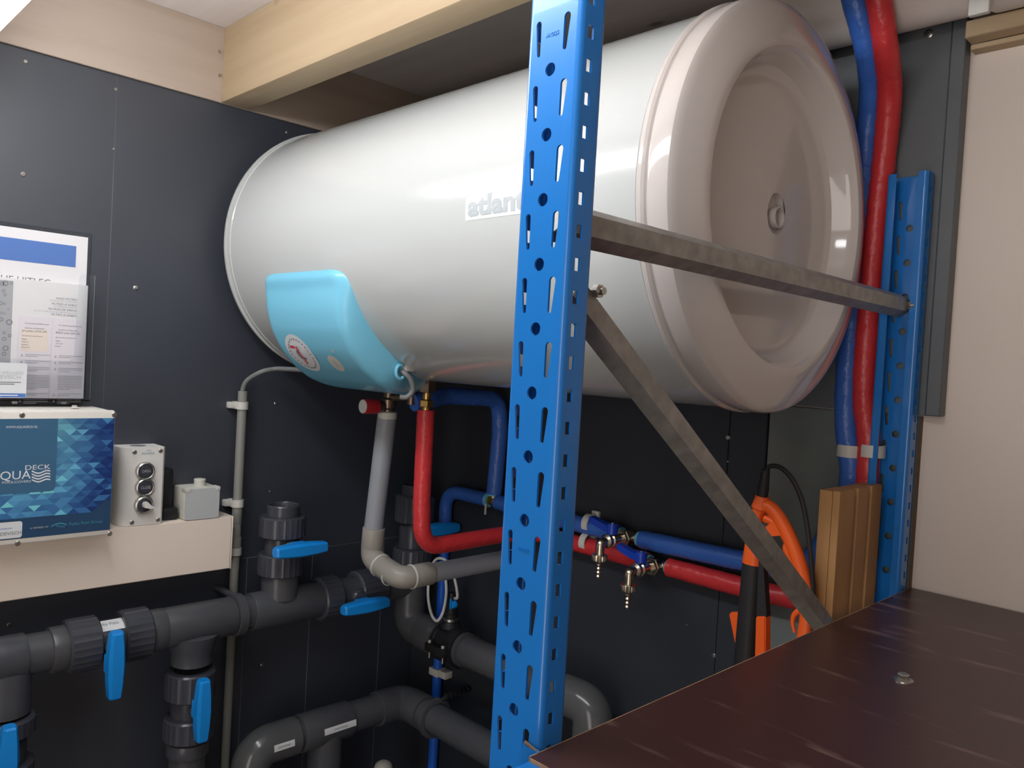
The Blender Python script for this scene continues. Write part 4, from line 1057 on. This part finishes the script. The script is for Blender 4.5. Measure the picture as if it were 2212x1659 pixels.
cpx = hit(870, 868, 1, BY + .02); bm = new(); cyl(bm, (pa.x, BY, pa.z + .04), (pa.x + .05, BY + .02, pa.z + .045), .009, 16); cyl(bm, (pa.x + .05, BY + .02, pa.z + .03), (pa.x + .05, BY + .02, zu), .0105, 16); obj('side_port', bm, 'chrome_dark', sv)

# ================================================================== INSULATED RED AND BLUE PIPES
IR = .0165
xr = hit(920, 890, 1, BY).x
nz = thing('brass_fitting', 'brass pipe fitting joining the red hose to the tank underside', 'fitting', (xr, BY, 1.40))
zr = hit(920, 886, 1, BY).z
for nm, za, zb2, r, m, sg in (('nut', BZ - BR - .022, BZ - BR + .004, .0165, 'chrome_dark', 6), ('nipple', BZ - BR - .036, BZ - BR - .020, .0082, 'brass', 20), ('hex_nut', BZ - BR - .049, BZ - BR - .0365, .0135, 'brass', 6), ('nipple', zr - .006, BZ - BR - .048, .0085, 'brass', 20)):
    obj(nm, cyl(new(), (xr, BY, za), (xr, BY, zb2), r, sg, .0008), m, nz, 25)
rh = thing('insulated_hose', 'red insulated hose from the tank fitting down and along the back wall', 'hose', (xr, BY, 1.2))
YH = -.034
b1 = hit(1010, 1172, 0, xr); b2 = hit(1085, 1154, 0, xr + .004)
tr = axis_at(1402, (0, YH, 1.152), 0)
zrr = hit(1245, 1174, 1, YH).z
path = fillet([(xr, BY, zr), (xr + .002, BY, 1.235), (xr + .002, BY + .006, b1.z + .004), (xr + .006, -.07, b2.z), (xr + .05, YH, zrr), (tr, YH, zrr + .001)], [.2, .2, .25, .06], 12)
path = resample(path, .008)
bm = new(); tube(bm, path, IR, 20, wob=.012); obj('sleeve', bm, 'red_ins', rh, 60)
rh2 = thing('insulated_hose', 'red insulated hose right of the lower brass tap turning up beside the blue one', 'hose', (1.0, YH, 1.15))
ts = axis_at(1446, (0, YH, 1.152), 0); xru = hit(1872, 900, 1, YH).x
pr_ = [(ts, YH, zrr + .001), (.96, YH, zrr + .002), (1.02, YH - .002, zrr + .02), (xru - .004, YH, 1.26), hit(1876, 980, 1, YH), hit(1866, 850, 1, YH), hit(1874, 700, 1, YH), hit(1891, 498, 1, YH), hit(1911, 330, 1, YH - .004), hit(1921, 200, 1, -.064), hit(1914, 110, 1, -.110), hit(1898, 0, 1, -.147), hit(1880, -60, 1, -.158), hit(1860, -110, 1, -.162)]
bm = new(); tube(bm, resample(smooth_path(pr_, 10), .007), .0168, 20, wob=.032); obj('sleeve', bm, 'red_ins', rh2, 60)
bh_ = thing('insulated_hose', 'blue insulated hose right of the upper brass tap rising along the wall', 'hose', (1.0, YH, 1.19))
bs = axis_at(1386, (0, YH, 1.19), 0); zbb = hit(1385, 1165, 1, YH).z
pr_ = [(bs, YH, zbb), (.92, YH, zbb + .006), (.985, YH, zbb + .014), (1.035, YH, 1.27), hit(1838, 1040, 1, YH), hit(1830, 940, 1, YH), hit(1828, 860, 1, YH), hit(1838, 700, 1, YH), hit(1858, 500, 1, YH), hit(1873, 300, 1, YH - .004), hit(1882, 200, 1, -.064), hit(1874, 110, 1, -.110), hit(1849, 10, 1, -.147), hit(1828, -50, 1, -.158), hit(1800, -110, 1, -.162)]
bm = new(); tube(bm, resample(smooth_path(pr_, 10), .007), .0168, 20, wob=.032); obj('sleeve', bm, 'blue_ins', bh_, 60)
bb = thing('insulated_hose', 'blue insulated hose between the corner fitting and the upper tap', 'hose', (.5, YH, 1.19))
xt = axis_at(1066, (0, YH, 1.196), 0); xbe = axis_at(1338, (0, YH, 1.19), 0); zt0 = hit(1066, 1082, 1, YH).z
bm = new(); tube(bm, resample([Vector((xt + .014, YH, zt0)), Vector((xt + .09, YH, zt0 - .004)), Vector((xbe, YH, zbb))], .01), IR, 20, wob=.012); obj('sleeve', bm, 'blue_ins', bb, 60)
xlv = .125
b3 = thing('insulated_hose', 'blue insulated hose curving down from the corner fitting', 'hose', (.2, YH, 1.1))
bm = new(); tube(bm, resample(fillet([(xt - .016, YH, zt0), (xlv, YH, zt0), (xlv, -.028, 1.085)], .07, 12), .008), .0155, 20, wob=.012); obj('sleeve', bm, 'blue_ins', b3, 60)
b4 = thing('water_pipe', 'bare blue water pipe going down the back wall in the corner', 'pipe', (xlv, -.028, .5))
obj('pipe', cyl(new(), (xlv, -.028, 0.0), (xlv, -.028, 1.10), .0112, 20), 'blue_pipe', b4)
zk = hit(957, 1455, 1, -.028).z; bm = new(); box(bm, (xlv - .016, -.043, zk - .009), (xlv + .016, -.0125, zk + .009), .003); box(bm, (xlv + .016, -.036, zk - .009), (xlv + .036, -.0125, zk + .008), .002); obj('pipe_clip', bm, 'clip', b4)
b5 = thing('insulated_hose', 'dark blue insulated hose under the tank dropping to the corner fitting', 'hose', (xt, -.1, 1.3))
zd = hit(1000, 858, 1, -.2).z
bm = new(); tube(bm, resample(fillet([(pa.x + .056, BY + .02, zu - .012 - .03), (pa.x + .06, -.2, zd), (xt + .012, -.045, zd - .006), (xt + .008, YH, zd - .08), (xt + .001, YH, zt0 + .016)], [.03, .05, .06], 10), .008), .0175, 20, wob=.012); obj('sleeve', bm, 'blue_ins', b5, 60)
tf = thing('brass_fitting', 'brass tee fitting with foam rings in the blue corner hoses', 'fitting', (xt, YH, zt0))
bm = new(); cyl(bm, (xt - .016, YH, zt0), (xt + .016, YH, zt0), .009, 20); cyl(bm, (xt, YH, zt0), (xt, YH, zt0 + .020), .009, 20); rev(bm, (xt - .006, YH, zt0), (1, 0, 0), [(0, 0), (.0115, 0), (.0115, .012), (0, .012)], 6); obj('tee', bm, 'brass', tf, 30)
bm = new(); rev(bm, (xt - .0175, YH, zt0), (1, 0, 0), [(0, 0), (.0165, 0), (.0165, .004), (0, .004)], 20); obj('foam_ring', bm, 'tape', tf)
bm = new(); rev(bm, (xt, YH, zt0 + .012), (0, 0, 1), [(0, 0), (.015, 0), (.015, .004), (0, .004)], 20); obj('foam_ring', bm, 'tape', tf)
bm = new(); box(bm, (xt - .010, YH - .016, zt0 - .03), (xt - .007, YH - .013, zt0 - .006)); obj('tag', bm, 'lip_white', tf)


def tap(xc, zc_, label, foam, lev_len, par_m):
    t = thing('brass_tap', label, 'tap', (xc, YH, zc_), 'nickel taps on the back wall')
    bm = new(); cyl(bm, (xc - .021, YH, zc_), (xc + .021, YH, zc_), .0095, 20); cyl(bm, (xc, YH, zc_), (xc, YH - .022, zc_), .0125, 24); obj('tee', bm, 'nickel', t, 30)
    for x in (xc - .024, xc + .0185):
        bm = new(); rev(bm, (x, YH, zc_), (1, 0, 0), [(0, 0), (.0125, 0), (.014, .0055), (0, .0055)] if x < xc else [(0, 0), (.0135, 0), (.011, .006), (0, .006)], 20); obj('foam_ring', bm, 'tape', t)
    bm = new(); rev(bm, (xc, YH - .020, zc_), (0, -1, 0), [(0, 0), (.0165, 0), (.0165, .004), (.0150, .004), (.0150, .011), (0, .011)], 6); obj('hex_nut', bm, 'nickel', t, 20)
    bm = new(); rev(bm, (xc, YH - .030, zc_), (0, -1, 0), [(0, 0), (.0095, 0), (.0095, .020), (.0125, .022), (.0125, .030), (.010, .032), (.010, .036), (.0125, .038), (.0125, .043), (.009, .046), (0, .046)], 24); cyl(bm, (xc, YH - .056, zc_), (xc, YH - .056, zc_ + .017), .006, 16); obj('body', bm, 'nickel', t, 30)
    ye = YH - .082
    bm = new(); tube(bm, fillet([(xc, YH - .072, zc_), (xc, ye - .006, zc_), (xc, ye - .006, zc_ - .026)], .013, 8), .0085, 18); obj('spout', bm, 'nickel', t, 40)
    bm = new(); rev(bm, (xc, ye - .006, zc_ - .022), (0, 0, -1), [(0, 0), (.0135, 0), (.0145, .002), (.0145, .009), (.0135, .011), (0, .011)], 40, rib=(20, .0012, .014)); obj('ring_nut', bm, 'nickel', t, 20)
    bm = new(); pf = [(0, .03)]; z = .030
    for k in range(5): pf += [(.0042, z), (.0058, z + .003), (.0045, z + .0065)]; z += .007
    pf += [(.0035, z), (0, z)]; rev(bm, (xc, ye - .006, zc_), (0, 0, -1), pf, 20); obj('hose_tail', bm, 'nickel', t, 30)
    bm = new(); rev(bm, (xc, YH - .056, zc_ + .012), (0, 0, 1), [(0, 0), (.0105, 0), (.0105, .016), (.0095, .0185), (0, .0185)], 24)
    prism(bm, [(-.006, .004), (-.006, .014), (-.048, .024), (-.050, .020), (-.048, .013), (-.014, .003)], (xc, YH - .064, zc_ + .012), (1, 0, 0), (0, 0, 1), (0, 1, 0), .016)
    hn = obj('lever', bm, 'lever', t, 30)
    bm = new(); rev(bm, (xc, YH - .056, zc_ + .0302), (0, 0, 1), [(0, 0), (.003, 0), (.003, .002), (0, .0026)], 12); obj('lever_screw', bm, 'steel', hn)
    return t


tap((xbe + bs)/2, zbb, 'upper brass tap with a blue lever between the blue insulated hoses', 0, 0, 0)
tap((tr + ts)/2, zrr + .001, 'lower brass tap with a blue lever between the red insulated hoses', 0, 0, 0)
for x_, z_, r_, who in ((axis_at(1274, (0, YH, 1.19), 0), hit(1274, 1131, 1, YH).z, .0185, bb), (axis_at(1268, (0, YH, 1.15), 0), hit(1268, 1171, 1, YH).z, .0185, rh)):
    bm = new(); rev(bm, (x_ - .007, YH, z_), (1, 0, 0), [(.0162, 0), (r_ + .0005, 0), (r_ + .0005, .014), (.0162, .014)], 24); box(bm, (x_ - .008, YH + .012, z_ + .004), (x_ + .009, -.0125, z_ + .024), .002); obj('pipe_clip', bm, 'clip', who)
for px, who, y in ((1836, bh_, YH), (1884, rh2, YH)):
    p = hit(px, 974, 1, y); bm = new(); rev(bm, (p.x, y, p.z - .009), (0, 0, 1), [(.0165, 0), (.0188, 0), (.0188, .018), (.0165, .018)], 24); box(bm, (p.x - .012, y + .012, p.z - .009), (p.x + .016, -.0085, p.z + .009), .001); obj('pipe_clip', bm, 'clip', who)

# ================================================================== WHITE PIPE UNDER THE CEILING
wp = thing('white_pipe', 'wide white pipe under the ceiling along the back wall', 'pipe', (1.2, -.075, 2.048))
xj = axis_at(2142, (0, -.075, 2.02), 0)
obj('pipe', cyl(new(), (.05, -.075, 2.048), (xj + .01, -.075, 2.048), .05, 48), 'whitepipe', wp, 30)
bm = new(); cyl(bm, (xj, -.075, 2.048), (2.6, -.075, 2.048), .0535, 48, .004); obj('sleeve', bm, 'whitepipe', wp)
xk = axis_at(2125, (0, -.125, 2.02), 0); bm = new(); zb_ = hit(2125, 27, 1, -.137).z; box(bm, (xk - .012, -.137, zb_), (xk + .012, -.1275, 2.11), .002); box(bm, (xk - .012, -.137, 2.1085), (xk + .012, -.026, 2.117), .001); obj('bracket', bm, 'clip', wp)

# ================================================================== WOODEN BOARDS STANDING BEHIND THE SHELF
wy = -.20; zt_ = hit(1790, 1062, 1, wy).z; zt2 = hit(1868, 1050, 0, 1.115).z
ye = hit(1872, 1150, 0, 1.113).y
for i, (xa, xb, lab, dz) in enumerate(((1.0845, 1.1015, 'left grooved wooden deck board standing against the blue rear upright', 0), (1.1022, 1.1115, 'right grooved wooden deck board on the side of the brown shelf', .001))):
    t = thing('deck_board', lab, 'board', ((xa + xb)/2, wy + .06, 0), 'deck boards on end')
    bm = new(); pr = [(xa, wy)]
    pr += [(xb, wy)]; yy = wy
    W_ = .145 - (0 if i else .005)
    if i == 1:
        for g in (.38, .70):
            pr += [(xb, wy + W_*g - .006), (xb - .006, wy + W_*g - .004), (xb - .006, wy + W_*g + .004), (xb, wy + W_*g + .006)]
    pr += [(xb, wy + W_), (xa, wy + W_)]
    pr = [(x, min(y, -.056)) for x, y in pr]
    prism(bm, pr, (0, 0, .001), (1, 0, 0), (0, 1, 0), (0, 0, 1), zt_ + dz)
    obj('plank', bm, 'deck', t, 20)

# ================================================================== ORANGE GARDEN TOOL BEHIND THE SHELF
yt = -.215
tl = thing('garden_trimmer', 'orange and black electric garden trimmer standing behind the brown shelf', 'garden tool', (1.0, yt, 0))
P = lambda px, py, y=yt: hit(px, py, 1, y)
ax0, ax1 = P(1630, 1200), P(1612, 1420); da = (ax1 - ax0).normalized()
bm = new(); top = P(1636, 1150); rev(bm, top, P(1628, 1217) - top, [(0, 0), (.0115, 0), (.0145, .012), (.0155, .04), (.0158, (P(1628, 1217) - top).length), (0, (P(1628, 1217) - top).length)], 28); obj('grip_collar', bm, 'orange', tl, 40)
floorp = ax1 + da*((ax1.z - .06)/abs(da.z))
bm = new(); tube(bm, [P(1628, 1214), ax1, floorp], lambda s: .0152 if s < .3 else .0165, 24); obj('grip_tube', bm, 'rubber', tl, 40)
# loop handle
lo = [P(1622, 1190), P(1634, 1120), P(1648, 1094), P(1668, 1100), P(1690, 1130), P(1710, 1172), P(1726, 1215), P(1738, 1260), P(1744, 1310), P(1741, 1352), P(1733, 1400), P(1726, 1460)]
bm = new(); tube(bm, smooth_path(lo, 7), lambda s: .0098 - .0014*abs(s - .5), 16); obj('loop_handle', bm, 'orange', tl, 60)
lo = [P(1652, 1120), P(1670, 1128), P(1690, 1150), P(1702, 1172), P(1700, 1186), P(1712, 1210), P(1722, 1240)]
bm = new(); tube(bm, smooth_path(lo, 6), .0058, 12); obj('inner_rim', bm, 'orange', tl, 60)
bm = new(); prism(bm, [(-.012, -.004), (.004, .010), (.016, .004), (.010, -.012), (-.004, -.016)], P(1676, 1134) + Vector((0, .004, 0)), (1, 0, 0), (0, 0, 1), (0, -1, 0), .010); obj('trigger', bm, 'orange', tl, 30)
bm = new(); c = P(1643, 1098); e = P(1648, 1072); rev(bm, c, e - c, [(0, 0), (.013, 0), (.0098, (e - c).length), (0, (e - c).length)], 20); obj('socket', bm, 'orange', tl)
bm = new(); e2 = P(1654, 1018); rev(bm, P(1646, 1076), e2 - P(1646, 1076), [(0, 0), (.0072, 0), (.0078, .012), (.0056, .04), (.005, (e2 - P(1646, 1076)).length), (0, (e2 - P(1646, 1076)).length)], 16); obj('strain_relief', bm, 'rubber', tl)
bm = new(); tube(bm, smooth_path([P(1653, 1024), P(1662, 1008), P(1686, 1010), P(1712, 1036), P(1732, 1080), P(1744, 1140), P(1752, 1210), P(1757, 1290), P(1758, 1360, -.22), P(1758, 1440, -.22)], 8), .0034, 10); obj('power_cord', bm, 'rubber', tl)
# tapered black lever and orange guard plates
bm = new(); n = Vector((0, -1, 0)); A = [P(1642, 1205, yt - .02), P(1651, 1205, yt - .02), P(1659, 1332, yt - .02), P(1637, 1332, yt - .02)]
vs = [bm.verts.new(v - n*.008) for v in A] + [bm.verts.new(v + n*.004) for v in A]
for f_ in ((0, 1, 2, 3), (4, 5, 6, 7), (0, 1, 5, 4), (1, 2, 6, 5), (2, 3, 7, 6), (3, 0, 4, 7)): bm.faces.new([vs[i] for i in f_])
obj('lever_arm', bm, 'rubber', tl, 20)
bm = new(); A = [P(1637, 1330, yt - .02), P(1658, 1330, yt - .02), P(1657, 1470, yt - .02), P(1633, 1470, yt - .02)]
vs = [bm.verts.new(v - n*.010) for v in A] + [bm.verts.new(v + n*.006) for v in A]
for f_ in ((0, 1, 2, 3), (4, 5, 6, 7), (0, 1, 5, 4), (1, 2, 6, 5), (2, 3, 7, 6), (3, 0, 4, 7)): bm.faces.new([vs[i] for i in f_])
bmesh.ops.bevel(bm, geom=bm.edges[:], offset=.0015, segments=2, affect='EDGES'); obj('guard_plate', bm, 'orange', tl, 30)
bm = new(); A = [P(1577, 1327), P(1581, 1322), P(1606, 1322), P(1606, 1420), P(1593, 1405)]
va = [bm.verts.new(v + Vector((0, .004, 0))) for v in A]; vb = [bm.verts.new(v + Vector((0, -.002, 0))) for v in A]; bm.faces.new(va); bm.faces.new(vb)
for i in range(5): bm.faces.new((va[i], va[(i+1) % 5], vb[(i+1) % 5], vb[i]))
obj('side_guard', bm, 'orange', tl, 30)
bm = new(); tube(bm, smooth_path([P(1728, 1318), P(1716, 1328), P(1712, 1345), P(1716, 1366)], 6), lambda s: .0045 - .0025*s, 10); obj('cord_hook', bm, 'orange', tl)
bm = new(); box(bm, (floorp.x - .03, yt - .04, 0.001), (floorp.x + .05, yt + .05, .07), .012); obj('motor_head', bm, 'rubber', tl)
